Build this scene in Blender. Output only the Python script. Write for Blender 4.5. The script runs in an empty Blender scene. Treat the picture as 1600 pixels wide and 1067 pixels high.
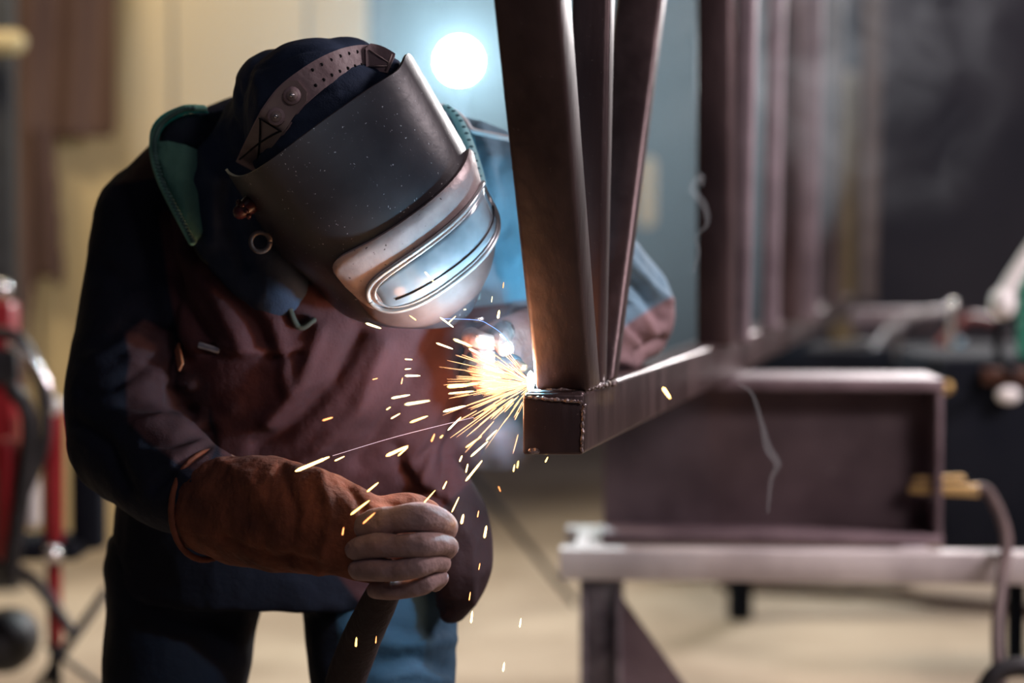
import bpy, bmesh, math, random
import numpy as np
from mathutils import Vector, Matrix, noise as mnoise
from mathutils.bvhtree import BVHTree
random.seed(7)
rs = np.random.RandomState(11)
S = bpy.context.scene
COL = S.collection

# ------------------------------------------------------------------ camera
FPX = 3111.0
CAMZ = 1.25
PITCH = math.atan((533.5 - 415) / FPX)
cam = bpy.data.cameras.new('camera')
camo = bpy.data.objects.new('camera', cam)
COL.objects.link(camo)
camo.location = (0, 0, CAMZ)
camo.rotation_euler = (math.pi / 2 - PITCH, 0, 0)
cam.sensor_width = 36
cam.lens = FPX / 1600 * 36
cam.clip_end = 100
cam.dof.use_dof = True
cam.dof.focus_distance = 2.60
cam.dof.aperture_fstop = 1.8
S.camera = camo
S.view_settings.view_transform = 'Standard'
S.view_settings.look = 'None'
S.view_settings.gamma = 1
S.view_settings.use_curve_mapping = False
S.view_settings.exposure = 0.0
S.cycles.max_bounces = 6
S.cycles.diffuse_bounces = 3
S.cycles.glossy_bounces = 3
S.cycles.volume_bounces = 0
S.cycles.sample_clamp_indirect = 4
S.cycles.volume_step_rate = 2.0
S.cycles.use_denoising = True

# ------------------------------------------------------------------ world
W = bpy.data.worlds.new('world')
S.world = W
W.use_nodes = True
bg = W.node_tree.nodes['Background']
bg.inputs[0].default_value = (0.10, 0.13, 0.24, 1)
bg.inputs[1].default_value = 0.095

def P(px, py, d):
    """world point seen at pixel (px,py) of the 1600x1067 photo at world depth Y=d"""
    x = (px - 800) / FPX
    z = -(py - 533.5) / FPX
    cy, sy = math.cos(PITCH), math.sin(PITCH)
    wy = cy + z * sy
    wz = -sy + z * cy
    return Vector((x / wy * d, d, CAMZ + wz / wy * d))

def proj(co):
    """numpy (n,3) world -> (n,2) photo pixels"""
    cy, sy = math.cos(PITCH), math.sin(PITCH)
    y = co[:, 1]; z = co[:, 2] - CAMZ
    f = y * cy - z * sy
    v = y * sy + z * cy
    return np.stack([800 + FPX * co[:, 0] / f, 533.5 - FPX * v / f], 1)

def light(name, kind, loc, energy, color, size=0.1, target=None, **kw):
    l = bpy.data.lights.new(name, kind)
    l.energy = energy; l.color = color
    if kind == 'AREA':
        l.shape = 'RECTANGLE'; l.size = size; l.size_y = kw.get('size_y', size)
        if 'spread' in kw: l.spread = kw['spread']
    else:
        l.shadow_soft_size = size
    if kind == 'SPOT':
        l.spot_size = kw.get('spot', 1.2); l.spot_blend = kw.get('blend', 0.5)
    o = bpy.data.objects.new(name, l)
    COL.objects.link(o)
    o.location = loc
    if target is not None:
        o.rotation_euler = (Vector(target) - Vector(loc)).to_track_quat('-Z', 'Y').to_euler()
    return o

LAMP = P(718, 98, 7.0)
ARC = P(828, 584, 2.642)
# ceiling shop lights over the bay behind (wash the cream wall and the floor)
light('shop_fill_light', 'AREA', (-2.4, 6.2, 4.3), 112, (1.0, 0.86, 0.62), 1.6, (-2.2, 8.6, 1.4), size_y=0.5)
light('shop_fill_light', 'AREA', (1.6, 6.6, 4.4), 24, (1.0, 0.86, 0.72), 1.6, (1.2, 7.2, 0), size_y=0.6, spread=1.7)
# high light to one side, gives the cool-pink edges on the steel
light('shop_fill_light', 'AREA', (3.6, 3.2, 3.4), 62, (1.0, 0.84, 0.88), 0.9, (0.6, 4.6, 1.0), size_y=0.9, spread=1.6)
light('shop_fill_light', 'AREA', (-0.6, 0.3, 3.6), 1.4, (1.0, 0.76, 0.78), 1.2, (-0.2, 2.6, 1.1), size_y=1.2)  # unseen overhead light added as fill on the person
# rear hall light, added lights, then the work lamp behind the welder
light('shop_fill_light', 'AREA', (3.6, 12.5, 3.9), 95, (1.0, 0.95, 0.95), 1.4, (0.5, 4.0, 1.0), size_y=0.7, spread=1.2)
light('shop_fill_light', 'AREA', (2.4, -0.6, 3.3), 6, (1.0, 0.84, 0.86), 1.2, (0.9, 4.0, 0.9), size_y=0.8, spread=1.0)  # added behind the camera to brighten the steel fronts
light('shop_fill_light', 'AREA', (3.4, 11.0, 4.7), 42, (0.86, 0.84, 1.0), 1.6, (3.0, 15.3, 1.8), size_y=0.6)  # added bluish light that lifts the far hall wall
light('work_lamp_light', 'POINT', LAMP + Vector((0, -0.12, 0)), 110, (0.78, 0.94, 1.0), 0.05)
# the welding arc and the hot spray
light('arc_light', 'POINT', ARC, 7.5, (0.30, 0.74, 1.0), 0.012)
light('spray_light', 'POINT', P(752, 622, 2.65), 2.4, (1.0, 0.48, 0.24), 0.03)
light('spray_light', 'POINT', P(650, 665, 2.58), 0.22, (1.0, 0.36, 0.10), 0.03)

# ------------------------------------------------------------------ materials
MC = {}
def mat(name, c1, c2=None, rough=0.6, metal=0.0, scale=8.0, bump=0.0, bscale=60.0, detail=4.0, stretch=(1, 1, 1),
        lo=0.35, hi=0.65, spec=0.5, emit=None, estr=0.0, sheen=0.0, coat=0.0, speck=None, rvar=0.0):
    if name in MC: return MC[name]
    m = bpy.data.materials.new(name); MC[name] = m
    m.use_nodes = True
    N, L = m.node_tree.nodes, m.node_tree.links
    b = N['Principled BSDF']
    tc = N.new('ShaderNodeTexCoord'); mp = N.new('ShaderNodeMapping')
    mp.inputs['Scale'].default_value = stretch
    L.new(tc.outputs['Object'], mp.inputs[0])
    b.inputs['Base Color'].default_value = (*c1, 1)
    b.inputs['Roughness'].default_value = rough
    b.inputs['Metallic'].default_value = metal
    b.inputs['Specular IOR Level'].default_value = spec
    if sheen: b.inputs['Sheen Weight'].default_value = sheen
    if coat: b.inputs['Coat Weight'].default_value = coat
    col = None
    if c2:
        n = N.new('ShaderNodeTexNoise'); n.inputs['Scale'].default_value = scale; n.inputs['Detail'].default_value = detail
        r = N.new('ShaderNodeValToRGB')
        r.color_ramp.elements[0].position = lo; r.color_ramp.elements[0].color = (*c1, 1)
        r.color_ramp.elements[1].position = hi; r.color_ramp.elements[1].color = (*c2, 1)
        L.new(mp.outputs[0], n.inputs[0]); L.new(n.outputs[0], r.inputs[0])
        col = r.outputs[0]
        if rvar:
            mr = N.new('ShaderNodeMapRange'); mr.inputs[3].default_value = rough - rvar; mr.inputs[4].default_value = rough + rvar
            L.new(n.outputs[0], mr.inputs[0]); L.new(mr.outputs[0], b.inputs['Roughness'])
    if speck:
        n = N.new('ShaderNodeTexNoise'); n.inputs['Scale'].default_value = speck[1]; n.inputs['Detail'].default_value = 2
        r = N.new('ShaderNodeValToRGB'); r.color_ramp.elements[0].position = speck[2]; r.color_ramp.elements[1].position = speck[2] + 0.05
        mx = N.new('ShaderNodeMix'); mx.data_type = 'RGBA'
        L.new(tc.outputs['Object'], n.inputs[0]); L.new(n.outputs[0], r.inputs[0]); L.new(r.outputs[0], mx.inputs[0])
        if col: L.new(col, mx.inputs[6])
        else: mx.inputs[6].default_value = (*c1, 1)
        mx.inputs[7].default_value = (*speck[0], 1)
        col = mx.outputs[2]
    if col: L.new(col, b.inputs['Base Color'])
    if bump:
        n = N.new('ShaderNodeTexNoise'); n.inputs['Scale'].default_value = bscale; n.inputs['Detail'].default_value = 5
        bp = N.new('ShaderNodeBump'); bp.inputs['Strength'].default_value = bump; bp.inputs['Distance'].default_value = 0.01
        L.new(mp.outputs[0], n.inputs[0]); L.new(n.outputs[0], bp.inputs['Height']); L.new(bp.outputs[0], b.inputs['Normal'])
    if emit:
        b.inputs['Emission Color'].default_value = (*emit, 1); b.inputs['Emission Strength'].default_value = estr
    return m

def zone_mat(name, base, zones, rough=0.85, bump=0.35):
    """cloth of several colours, some of them painted arc light; each zone is a float attribute holding a signed distance to its edge"""
    m = bpy.data.materials.new(name); MC[name] = m
    m.use_nodes = True
    N, L = m.node_tree.nodes, m.node_tree.links
    b = N['Principled BSDF']; b.inputs['Roughness'].default_value = rough; b.inputs['Specular IOR Level'].default_value = 0.25
    tc = N.new('ShaderNodeTexCoord')
    n = N.new('ShaderNodeTexNoise'); n.inputs['Scale'].default_value = 9; n.inputs['Detail'].default_value = 6
    L.new(tc.outputs['Object'], n.inputs[0])
    def two(c):
        r = N.new('ShaderNodeValToRGB')
        r.color_ramp.elements[0].position = 0.3; r.color_ramp.elements[0].color = (c[0] * .7, c[1] * .7, c[2] * .7, 1)
        r.color_ramp.elements[1].position = 0.7; r.color_ramp.elements[1].color = (c[0] * 1.25, c[1] * 1.25, c[2] * 1.25, 1)
        L.new(n.outputs[0], r.inputs[0]); return r.outputs[0]
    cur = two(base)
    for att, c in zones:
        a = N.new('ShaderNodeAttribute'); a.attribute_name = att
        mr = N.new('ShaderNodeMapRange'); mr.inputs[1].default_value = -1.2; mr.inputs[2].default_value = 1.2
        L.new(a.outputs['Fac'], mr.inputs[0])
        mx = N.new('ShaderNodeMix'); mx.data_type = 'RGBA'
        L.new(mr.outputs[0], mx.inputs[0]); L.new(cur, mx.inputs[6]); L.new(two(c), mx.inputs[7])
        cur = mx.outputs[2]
    L.new(cur, b.inputs['Base Color'])
    w = N.new('ShaderNodeTexNoise'); w.inputs['Scale'].default_value = 420; w.inputs['Detail'].default_value = 2
    w2 = N.new('ShaderNodeTexNoise'); w2.inputs['Scale'].default_value = 26; w2.inputs['Detail'].default_value = 5
    L.new(tc.outputs['Object'], w.inputs[0]); L.new(tc.outputs['Object'], w2.inputs[0])
    ad = N.new('ShaderNodeMath'); ad.operation = 'MULTIPLY_ADD'; ad.inputs[1].default_value = 0.12
    L.new(w.outputs[0], ad.inputs[0]); L.new(w2.outputs[0], ad.inputs[2])
    bp = N.new('ShaderNodeBump'); bp.inputs['Strength'].default_value = bump; bp.inputs['Distance'].default_value = 0.012
    L.new(ad.outputs[0], bp.inputs['Height']); L.new(bp.outputs[0], b.inputs['Normal'])
    return m

def vol_mat(name, color, density, noisy=None):
    m = bpy.data.materials.new(name); MC[name] = m
    m.use_nodes = True
    N, L = m.node_tree.nodes, m.node_tree.links
    N.remove(N['Principled BSDF'])
    v = N.new('ShaderNodeVolumeScatter'); v.inputs['Color'].default_value = (*color, 1)
    v.inputs['Density'].default_value = density; v.inputs['Anisotropy'].default_value = 0.25
    L.new(v.outputs[0], N['Material Output'].inputs['Volume'])
    if noisy:
        tc = N.new('ShaderNodeTexCoord')
        n = N.new('ShaderNodeTexNoise'); n.inputs['Scale'].default_value = noisy[0]; n.inputs['Detail'].default_value = 4
        n.inputs['Distortion'].default_value = 1.2
        r = N.new('ShaderNodeMapRange'); r.inputs[1].default_value = noisy[1]; r.inputs[2].default_value = noisy[2]
        r.inputs[3].default_value = 0; r.inputs[4].default_value = density
        # fades to nothing at the edge of the cloud
        g = N.new('ShaderNodeVectorMath'); g.operation = 'LENGTH'
        mp = N.new('ShaderNodeMapping'); mp.inputs['Location'].default_value = (-1, -1, -1); mp.inputs['Scale'].default_value = (2, 2, 2)
        L.new(tc.outputs['Generated'], mp.inputs[0]); L.new(mp.outputs[0], g.inputs[0])
        f = N.new('ShaderNodeMapRange'); f.inputs[1].default_value = 1.0; f.inputs[2].default_value = 0.3
        L.new(g.outputs['Value'], f.inputs[0])
        mu = N.new('ShaderNodeMath'); mu.operation = 'MULTIPLY'
        L.new(tc.outputs['Object'], n.inputs[0]); L.new(n.outputs[0], r.inputs[0])
        L.new(r.outputs[0], mu.inputs[0]); L.new(f.outputs[0], mu.inputs[1]); L.new(mu.outputs[0], v.inputs['Density'])
    return m

STEEL = mat('mill_scale_steel', (0.060, 0.038, 0.039), (0.120, 0.080, 0.080), rough=0.42, metal=0.55, scale=14, bump=0.12,
            bscale=70, stretch=(1, 1, 0.25), speck=((0.30, 0.24, 0.22), 330, 0.73), rvar=0.14)
STEEL_H = mat('rusty_beam_steel', (0.115, 0.080, 0.090), (0.190, 0.138, 0.150), rough=0.60, metal=0.25, scale=7, bump=0.15, bscale=40,
              speck=((0.45, 0.42, 0.42), 38, 0.74))
LITSTEEL = mat('lit_tube_steel', (0.16, 0.125, 0.14), (0.26, 0.21, 0.23), rough=0.5, metal=0.3, scale=8)  # light on the far braces put into a paler steel colour
BEAD = mat('weld_bead', (0.16, 0.12, 0.12), (0.42, 0.36, 0.36), rough=0.3, metal=0.9, scale=120, bump=0.6, bscale=200)
GALV = mat('pale_steel', (0.42, 0.38, 0.38), (0.80, 0.76, 0.74), rough=0.55, metal=0.1, scale=3.5, bump=0.1)
CREAM = mat('cream_wall_paint', (0.50, 0.370, 0.185), (0.60, 0.455, 0.245), rough=0.7, scale=0.9, bump=0.05, stretch=(1, 1, 0.3))
BROWNWALL = mat('brown_tarpaulin', (0.070, 0.034, 0.026), (0.120, 0.064, 0.045), rough=0.8, scale=1.6, bump=0.1, stretch=(1.6, 1, 0.5))
CONC = mat('concrete', (0.32, 0.25, 0.18), (0.48, 0.39, 0.29), rough=0.92, scale=1.6, bump=0.1, bscale=30, spec=.15)
DARKW = mat('dark_hall_wall', (0.080, 0.076, 0.094), (0.130, 0.115, 0.130), rough=0.9, scale=0.7)
BLACK = mat('black_rubber', (0.010, 0.010, 0.012), (0.022, 0.022, 0.026), rough=0.55, scale=20, bump=0.1)
RED = mat('red_enamel', (0.26, 0.010, 0.016), (0.34, 0.02, 0.026), rough=0.35, scale=5)
GREEN = mat('green_enamel', (0.0, 0.22, 0.13), (0.0, 0.28, 0.17), rough=0.35, scale=5)
CHROME = mat('bright_metal', (0.75, 0.74, 0.74), (0.85, 0.84, 0.84), rough=0.22, metal=0.8, scale=20)
WHITEP = mat('white_paint', (0.72, 0.72, 0.70), (0.80, 0.80, 0.78), rough=0.4, scale=6)
DARKM = mat('dark_machine_paint', (0.006, 0.008, 0.013), (0.012, 0.014, 0.020), rough=0.95, spec=.1, scale=4)
BRASS = mat('brass', (0.62, 0.42, 0.16), (0.75, 0.52, 0.22), rough=0.35, metal=0.7, scale=20)
BROWNC = mat('brown_cable', (0.075, 0.050, 0.048), (0.11, 0.075, 0.07), rough=0.6, scale=12)

# ------------------------------------------------------------------ mesh helpers
def tag(o, label=None, cat=None, group=None, kind=None):
    if label: o['label'] = label
    if cat: o['category'] = cat
    if group: o['group'] = group
    if kind: o['kind'] = kind
    return o

def thing(name, loc, label, cat, group=None):
    o = bpy.data.objects.new(name, None); COL.objects.link(o)
    o.location = loc; o.empty_display_size = 0.05
    return tag(o, label, cat, group)

def worldloc(o):
    v = Vector((0, 0, 0))
    while o is not None:
        v += o.location; o = o.parent
    return v

def link(name, verts, faces, m, parent=None, smooth=True, origin=None):
    """mesh object from world-space verts; origin defaults to the middle of the verts (object space stays unrotated)"""
    a = np.array([tuple(v) for v in verts], dtype=float).reshape(-1, 3)
    org = Vector(((a[:, 0].min() + a[:, 0].max()) / 2, (a[:, 1].min() + a[:, 1].max()) / 2, a[:, 2].min())) if origin is None else Vector(origin)
    me = bpy.data.meshes.new(name)
    me.from_pydata((a - np.array(org)).tolist(), [], faces)
    me.materials.append(m)
    if smooth: me.polygons.foreach_set('use_smooth', [True] * len(me.polygons))
    me.update()
    o = bpy.data.objects.new(name, me); COL.objects.link(o)
    if parent is not None:
        o.parent = parent
        o.location = org - worldloc(parent)
    else:
        o.location = org
    return o

class MB:
    def __init__(s): s.v = []; s.f = []
    def add(s, v, f):
        k = len(s.v); s.v += [Vector(x) for x in v]; s.f += [tuple(i + k for i in q) for q in f]; return s
    def box(s, x0, x1, y0, y1, z0, z1, bev=0.0):
        bm = bmesh.new(); bmesh.ops.create_cube(bm, size=1)
        for v in bm.verts:
            v.co = Vector(((x0 + x1) / 2 + v.co.x * (x1 - x0), (y0 + y1) / 2 + v.co.y * (y1 - y0), (z0 + z1) / 2 + v.co.z * (z1 - z0)))
        if bev: bmesh.ops.bevel(bm, geom=list(bm.edges), offset=bev, segments=2, profile=0.5, affect='EDGES')
        s.bm(bm); return s
    def hexa(s, bot, top, bev=0.0, seg=3):
        """bot, top: 4 corners each, same order"""
        bm = bmesh.new()
        b = [bm.verts.new(p) for p in bot]; t = [bm.verts.new(p) for p in top]
        bm.faces.new(b[::-1]); bm.faces.new(t)
        for i in range(4): bm.faces.new((b[i], b[(i + 1) % 4], t[(i + 1) % 4], t[i]))
        bmesh.ops.recalc_face_normals(bm, faces=bm.faces)
        if bev: bmesh.ops.bevel(bm, geom=list(bm.edges), offset=bev, segments=seg, profile=0.5, affect='EDGES')
        s.bm(bm); return s
    def bm(s, bm):
        bm.verts.index_update()
        s.add([v.co.copy() for v in bm.verts], [tuple(v.index for v in f.verts) for f in bm.faces]); bm.free()
    def tube(s, pts, rads, n=14, sub=4, dome=True, ref=(0, 1, 0)):
        pts = [Vector(p) for p in pts]
        rads = [(r, r) if not isinstance(r, (tuple, list)) else tuple(r) for r in rads]
        if len(pts) > 2 and sub > 1:
            pp, rr = [], []
            for i in range(len(pts) - 1):
                p0, p1, p2, p3 = pts[max(i - 1, 0)], pts[i], pts[i + 1], pts[min(i + 2, len(pts) - 1)]
                for k in range(sub):
                    t = k / sub
                    pp.append(0.5 * ((2 * p1) + (p2 - p0) * t + (2 * p0 - 5 * p1 + 4 * p2 - p3) * t * t + (3 * p1 - p0 - 3 * p2 + p3) * t ** 3))
                    rr.append(tuple(rads[i][j] * (1 - t) + rads[i + 1][j] * t for j in (0, 1)))
            pp.append(pts[-1]); rr.append(rads[-1]); pts, rads = pp, rr
        R = Vector(ref); rings = []
        tans = [(pts[min(i + 1, len(pts) - 1)] - pts[max(i - 1, 0)]).normalized() for i in range(len(pts))]
        def frame(T):
            D = R - R.dot(T) * T
            if D.length < 0.15:
                D = Vector((0.3, 0.2, 1)); D -= D.dot(T) * T
            D.normalize(); return T.cross(D), D
        def ring(c, T, a, b):
            Lx, D = frame(T)
            return [c + Lx * (a * math.cos(2 * math.pi * j / n)) + D * (b * math.sin(2 * math.pi * j / n)) for j in range(n)]
        if dome:
            for q in (0.98, 0.75, 0.4):
                a, b = rads[0]; h = min(a, b) * q; sc = math.sqrt(max(1 - q * q, 0.01))
                rings.append(ring(pts[0] - tans[0] * h, tans[0], a * sc, b * sc))
        for p, T, (a, b) in zip(pts, tans, rads): rings.append(ring(p, T, a, b))
        if dome:
            for q in (0.4, 0.75, 0.98):
                a, b = rads[-1]; h = min(a, b) * q; sc = math.sqrt(max(1 - q * q, 0.01))
                rings.append(ring(pts[-1] + tans[-1] * h, tans[-1], a * sc, b * sc))
        v = [p for r in rings for p in r]; f = []
        for i in range(len(rings) - 1):
            for j in range(n):
                f.append((i * n + j, i * n + (j + 1) % n, (i + 1) * n + (j + 1) % n, (i + 1) * n + j))
        f.append(tuple(range(n))[::-1]); f.append(tuple((len(rings) - 1) * n + j for j in range(n)))
        s.add(v, f); return s
    def ball(s, c, r, n=14, m=10, axes=None):
        r = (r, r, r) if not isinstance(r, (tuple, list)) else r
        ax = axes or (Vector((1, 0, 0)), Vector((0, 1, 0)), Vector((0, 0, 1)))
        c = Vector(c); v = []; f = []
        for i in range(m + 1):
            t = math.pi * i / m
            for j in range(n):
                p = 2 * math.pi * j / n
                v.append(c + ax[0] * (r[0] * math.sin(t) * math.cos(p)) + ax[1] * (r[1] * math.sin(t) * math.sin(p)) + ax[2] * (r[2] * math.cos(t)))
        for i in range(m):
            for j in range(n):
                f.append((i * n + j, (i + 1) * n + j, (i + 1) * n + (j + 1) % n, i * n + (j + 1) % n))
        s.add(v, f); return s
    def cyl(s, a, b, r, n=16, r2=None):
        return s.tube([a, b], [r, r if r2 is None else r2], n=n, sub=1, dome=False)
    def ribbon(s, pts, widths, wdirs, thick, ndirs):
        v = []; f = []
        for p, w, wd, nd in zip(pts, widths, wdirs, ndirs):
            wd = Vector(wd).normalized(); nd = Vector(nd).normalized()
            for a, b in ((-1, -1), (1, -1), (1, 1), (-1, 1)):
                v.append(Vector(p) + wd * (a * w / 2) + nd * (b * thick / 2))
        k = len(pts)
        for i in range(k - 1):
            for j in range(4):
                f.append((i * 4 + j, i * 4 + (j + 1) % 4, i * 4 + 4 + (j + 1) % 4, i * 4 + 4 + j))
        f.append((0, 1, 2, 3)); f.append(tuple((k - 1) * 4 + j for j in (3, 2, 1, 0)))
        s.add(v, f); return s
    def build(s, name, m, parent=None, smooth=True):
        return link(name, s.v, s.f, m, parent, smooth)

def auto(o, ang=40):
    """flat shading across hard edges"""
    me = o.data
    bm = bmesh.new(); bm.from_mesh(me)
    bmesh.ops.recalc_face_normals(bm, faces=bm.faces)
    for e in bm.edges:
        e.smooth = not (len(e.link_faces) == 2 and e.calc_face_angle(0) > math.radians(ang))
    bm.to_mesh(me); bm.free(); return o

def remesh(mb, voxel, smooth=6):
    """union the shapes of mb by voxels; returns (verts ndarray, faces, normals)"""
    me = bpy.data.meshes.new('tmp'); me.from_pydata([tuple(v) for v in mb.v], [], mb.f)
    bm = bmesh.new(); bm.from_mesh(me); bmesh.ops.recalc_face_normals(bm, faces=bm.faces); bm.to_mesh(me); bm.free()
    o = bpy.data.objects.new('tmp', me); COL.objects.link(o)
    r = o.modifiers.new('r', 'REMESH'); r.mode = 'VOXEL'; r.voxel_size = voxel; r.adaptivity = 0
    if smooth:
        sm = o.modifiers.new('s', 'SMOOTH'); sm.iterations = smooth; sm.factor = 0.5
    bpy.context.view_layer.update()
    ev = o.evaluated_get(bpy.context.evaluated_depsgraph_get())
    m2 = bpy.data.meshes.new_from_object(ev)
    n = len(m2.vertices); co = np.empty(n * 3); m2.vertices.foreach_get('co', co); co = co.reshape(-1, 3)
    no = np.empty(n * 3); m2.vertices.foreach_get('normal', no); no = no.reshape(-1, 3)
    faces = [tuple(p.vertices) for p in m2.polygons]
    bpy.data.objects.remove(o); bpy.data.meshes.remove(me); bpy.data.meshes.remove(m2)
    return co, faces, no

def vnoise(co, scale, seed=0):
    """smooth lattice noise, numpy, about -1..1"""
    q = co * scale + seed * 17.31
    i = np.floor(q).astype(int); f = q - i; f = f * f * (3 - 2 * f)
    out = 0
    for dx in (0, 1):
        for dy in (0, 1):
            for dz in (0, 1):
                h = ((i[:, 0] + dx) * 73856093) ^ ((i[:, 1] + dy) * 19349663) ^ ((i[:, 2] + dz) * 83492791) ^ (seed * 2654435)
                h = (h ^ (h >> 13)) * 1274126177
                r = ((h ^ (h >> 16)) & 0xffff) / 32767.5 - 1
                w = (f[:, 0] if dx else 1 - f[:, 0]) * (f[:, 1] if dy else 1 - f[:, 1]) * (f[:, 2] if dz else 1 - f[:, 2])
                out = out + r * w
    return out

def linedist(px, line):
    best = np.full(len(px), 1e9)
    for a, b in zip(line[:-1], line[1:]):
        a = np.array(a, float); b = np.array(b, float); ab = b - a
        t = np.clip(((px - a) @ ab) / (ab @ ab), 0, 1)
        best = np.minimum(best, np.linalg.norm(px - (a + t[:, None] * ab), axis=1))
    return best

def folds(co, no, creases):
    """press or raise cloth along the given seams; front of the garment only"""
    px = proj(co); front = np.clip(-no[:, 1] * 2.0 + 0.3, 0, 1)
    off = np.zeros(len(co))
    for line, w, amp in creases:
        off += amp * np.exp(-(linedist(px, line) / w) ** 2)
    return co + no * (off * front)[:, None]

def inpoly(px, poly):
    c = np.zeros(len(px), bool); n = len(poly)
    for i in range(n):
        x0, y0 = poly[i]; x1, y1 = poly[(i + 1) % n]
        cond = ((y0 > px[:, 1]) != (y1 > px[:, 1]))
        with np.errstate(divide='ignore', invalid='ignore'):
            xi = (x1 - x0) * (px[:, 1] - y0) / (y1 - y0) + x0
        c ^= cond & (px[:, 0] < xi)
    return c

def zone(o, co, name, poly):
    px = proj(co); d = linedist(px, list(poly) + [poly[0]])
    d = np.where(inpoly(px, poly), d, -d) / 3.0
    a = o.data.attributes.new(name, 'FLOAT', 'POINT'); a.data.foreach_set('value', d.astype(np.float32))

# ================================================================== STRUCTURE
fl = MB().box(-7, 9, 0.5, 15.5, -0.2, 0).build('floor', CONC, smooth=False); fl['kind'] = 'structure'
# cream wall of upright cladding panels
wb = thing('wall_back', (-3.6, 8.9, 0), None, None); wb['kind'] = 'structure'
x = -6.9
while x < -0.75:
    w = 0.60
    MB().box(x + 0.006, min(x + w - 0.006, -0.64), 8.82 + 0.012 * (int(x * 10) % 2), 8.95, 0.0, 4.6, 0.01).build('wall_panel', CREAM, wb, smooth=False)
    x += w
for nm, b in (('wall_far', (-7, 9, 15.3, 15.5, 0, 5)), ('wall_right', (6.5, 6.7, 0.5, 15.5, 0, 5)), ('wall_left', (-7.0, -6.9, 0.5, 15.5, 0, 5)),
              ('ceiling', (-7, 9, 0.5, 15.5, 5.0, 5.2)), ('wall_divider', (-0.7, -0.6, 8.95, 15.3, 0, 5))):
    o = MB().box(*b).build(nm, DARKW, smooth=False); o['kind'] = 'structure'

# ================================================================== TRUSS
VPX = (1480 - 800) / FPX     # sideways run per metre of depth
U = Vector((VPX, 1, 0)); Un = U.normalized(); Rt = Vector((Un.y, -Un.x, 0))
ZB, ZT = 1.002, 1.086
truss = thing('steel_truss', P(865, 712, 2.6), 'dark welded truss of square steel tube resting on the wide flange beam', 'steel truss')
c0 = P(818, 660, 2.6); c0.z = 0; c1 = P(912, 660, 2.6); c1.z = 0
def chord_pt(side, d, z):
    base = c0 if side == 0 else c1
    v = base + U * (d - 2.6); return Vector((v.x, v.y, z))
mb = MB(); L = 10.6
mb.hexa([chord_pt(0, 2.604, ZB), chord_pt(1, 2.604, ZB), chord_pt(1, L, ZB), chord_pt(0, L, ZB)],
        [chord_pt(0, 2.604, ZT), chord_pt(1, 2.604, ZT), chord_pt(1, L, ZT), chord_pt(0, L, ZT)], 0.007)
auto(mb.build('bottom_chord', STEEL, truss))
mb = MB()
mb.hexa([chord_pt(0, 2.594, ZB + .001), chord_pt(1, 2.594, ZB + .001), chord_pt(1, 2.604, ZB + .001), chord_pt(0, 2.604, ZB + .001)],
        [chord_pt(0, 2.594, ZT - .003), chord_pt(1, 2.594, ZT - .003), chord_pt(1, 2.604, ZT - .003), chord_pt(0, 2.604, ZT - .003)], 0.004)
o = auto(mb.build('end_cap', STEEL, truss)); o['label'] = 'square plate closing the near end of the chord'

def member(name, bpix, tpix, db, dt, wb_, wt_, depth=0.07, up=1.0, bev=0.008, m=None):
    """square tube between two photo edges: (x left, y) at the foot and at the top, carried further up out of frame"""
    B0 = P(bpix[0], bpix[1], db); B1 = B0 + Rt * wb_
    T0 = P(tpix[0], tpix[1], dt); T1 = T0 + Rt * wt_
    e = (T0 - B0) * up; T0 = T0 + e; T1 = T1 + e
    return auto(MB().hexa([B0, B1, B1 + Un * depth, B0 + Un * depth], [T0, T1, T1 + Un * depth, T0 + Un * depth], bev).build(name, m or STEEL, truss))
member('upright_tube', (836, 611), (769, 0), 2.63, 2.36, 0.074, 0.082, 0.088, 0.35)
member('brace_tube', (884, 604), (893, 0), 2.76, 2.78, 0.050, 0.055, 0.05, 0.35)
member('brace_tube', (893, 596), (961, 0), 2.83, 3.30, 0.060, 0.085, 0.05, 0.35)
# the frames further along the chord
for (xa, xt, d, w, hd) in ((1088, 1088, 4.15, .073, .075), (1213, 1216, 5.95, .066, .07), (1288, 1290, 8.0, .066, .07)):
    yb = 415 + (ZT - 1.25) * -FPX / d
    member('upright_tube', (xa, yb + 2), (xt, 0), d, d, w, w, hd, 0.3)
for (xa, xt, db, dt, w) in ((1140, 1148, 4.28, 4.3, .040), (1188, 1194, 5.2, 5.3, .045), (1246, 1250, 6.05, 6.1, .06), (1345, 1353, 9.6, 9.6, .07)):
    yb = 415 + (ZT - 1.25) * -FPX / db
    b = member('brace_tube', (xa, yb + 2), (xt, 0), db, dt, w, w * 1.2, 0.05, 0.3, m=LITSTEEL)
    b['label'] = 'brace tube with the side light painted in'
# weld beads: little overlapping scales
def bead(a, b, r, n, name='weld_bead'):
    m = MB(); a = Vector(a); b = Vector(b); dr = (b - a).normalized()
    for i in range(n):
        c = a.lerp(b, (i + .5) / n) + Vector((random.uniform(-1, 1), random.uniform(-1, 1), random.uniform(-1, 1))) * r * 0.25
        m.ball(c, r * random.uniform(.8, 1.25), 8, 6)
    co, fc, no = remesh(m, r * 0.45, 2)
    return link(name, co.tolist(), fc, BEAD, truss)
bead(P(838, 611, 2.622), P(922, 607, 2.622), 0.0034, 22)
bead(P(820, 620, 2.594), P(910, 628, 2.590), 0.0026, 24)
bead(P(912, 632, 2.592), P(909, 706, 2.592), 0.0024, 20)
bead(P(922, 606, 2.640), P(962, 598, 2.80), 0.0045, 12)
bead(P(941, 545, 2.80), P(942, 600, 2.76), 0.0032, 12)
bead(P(828, 704, 2.592), P(842, 705, 2.592), 0.0045, 4)

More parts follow.
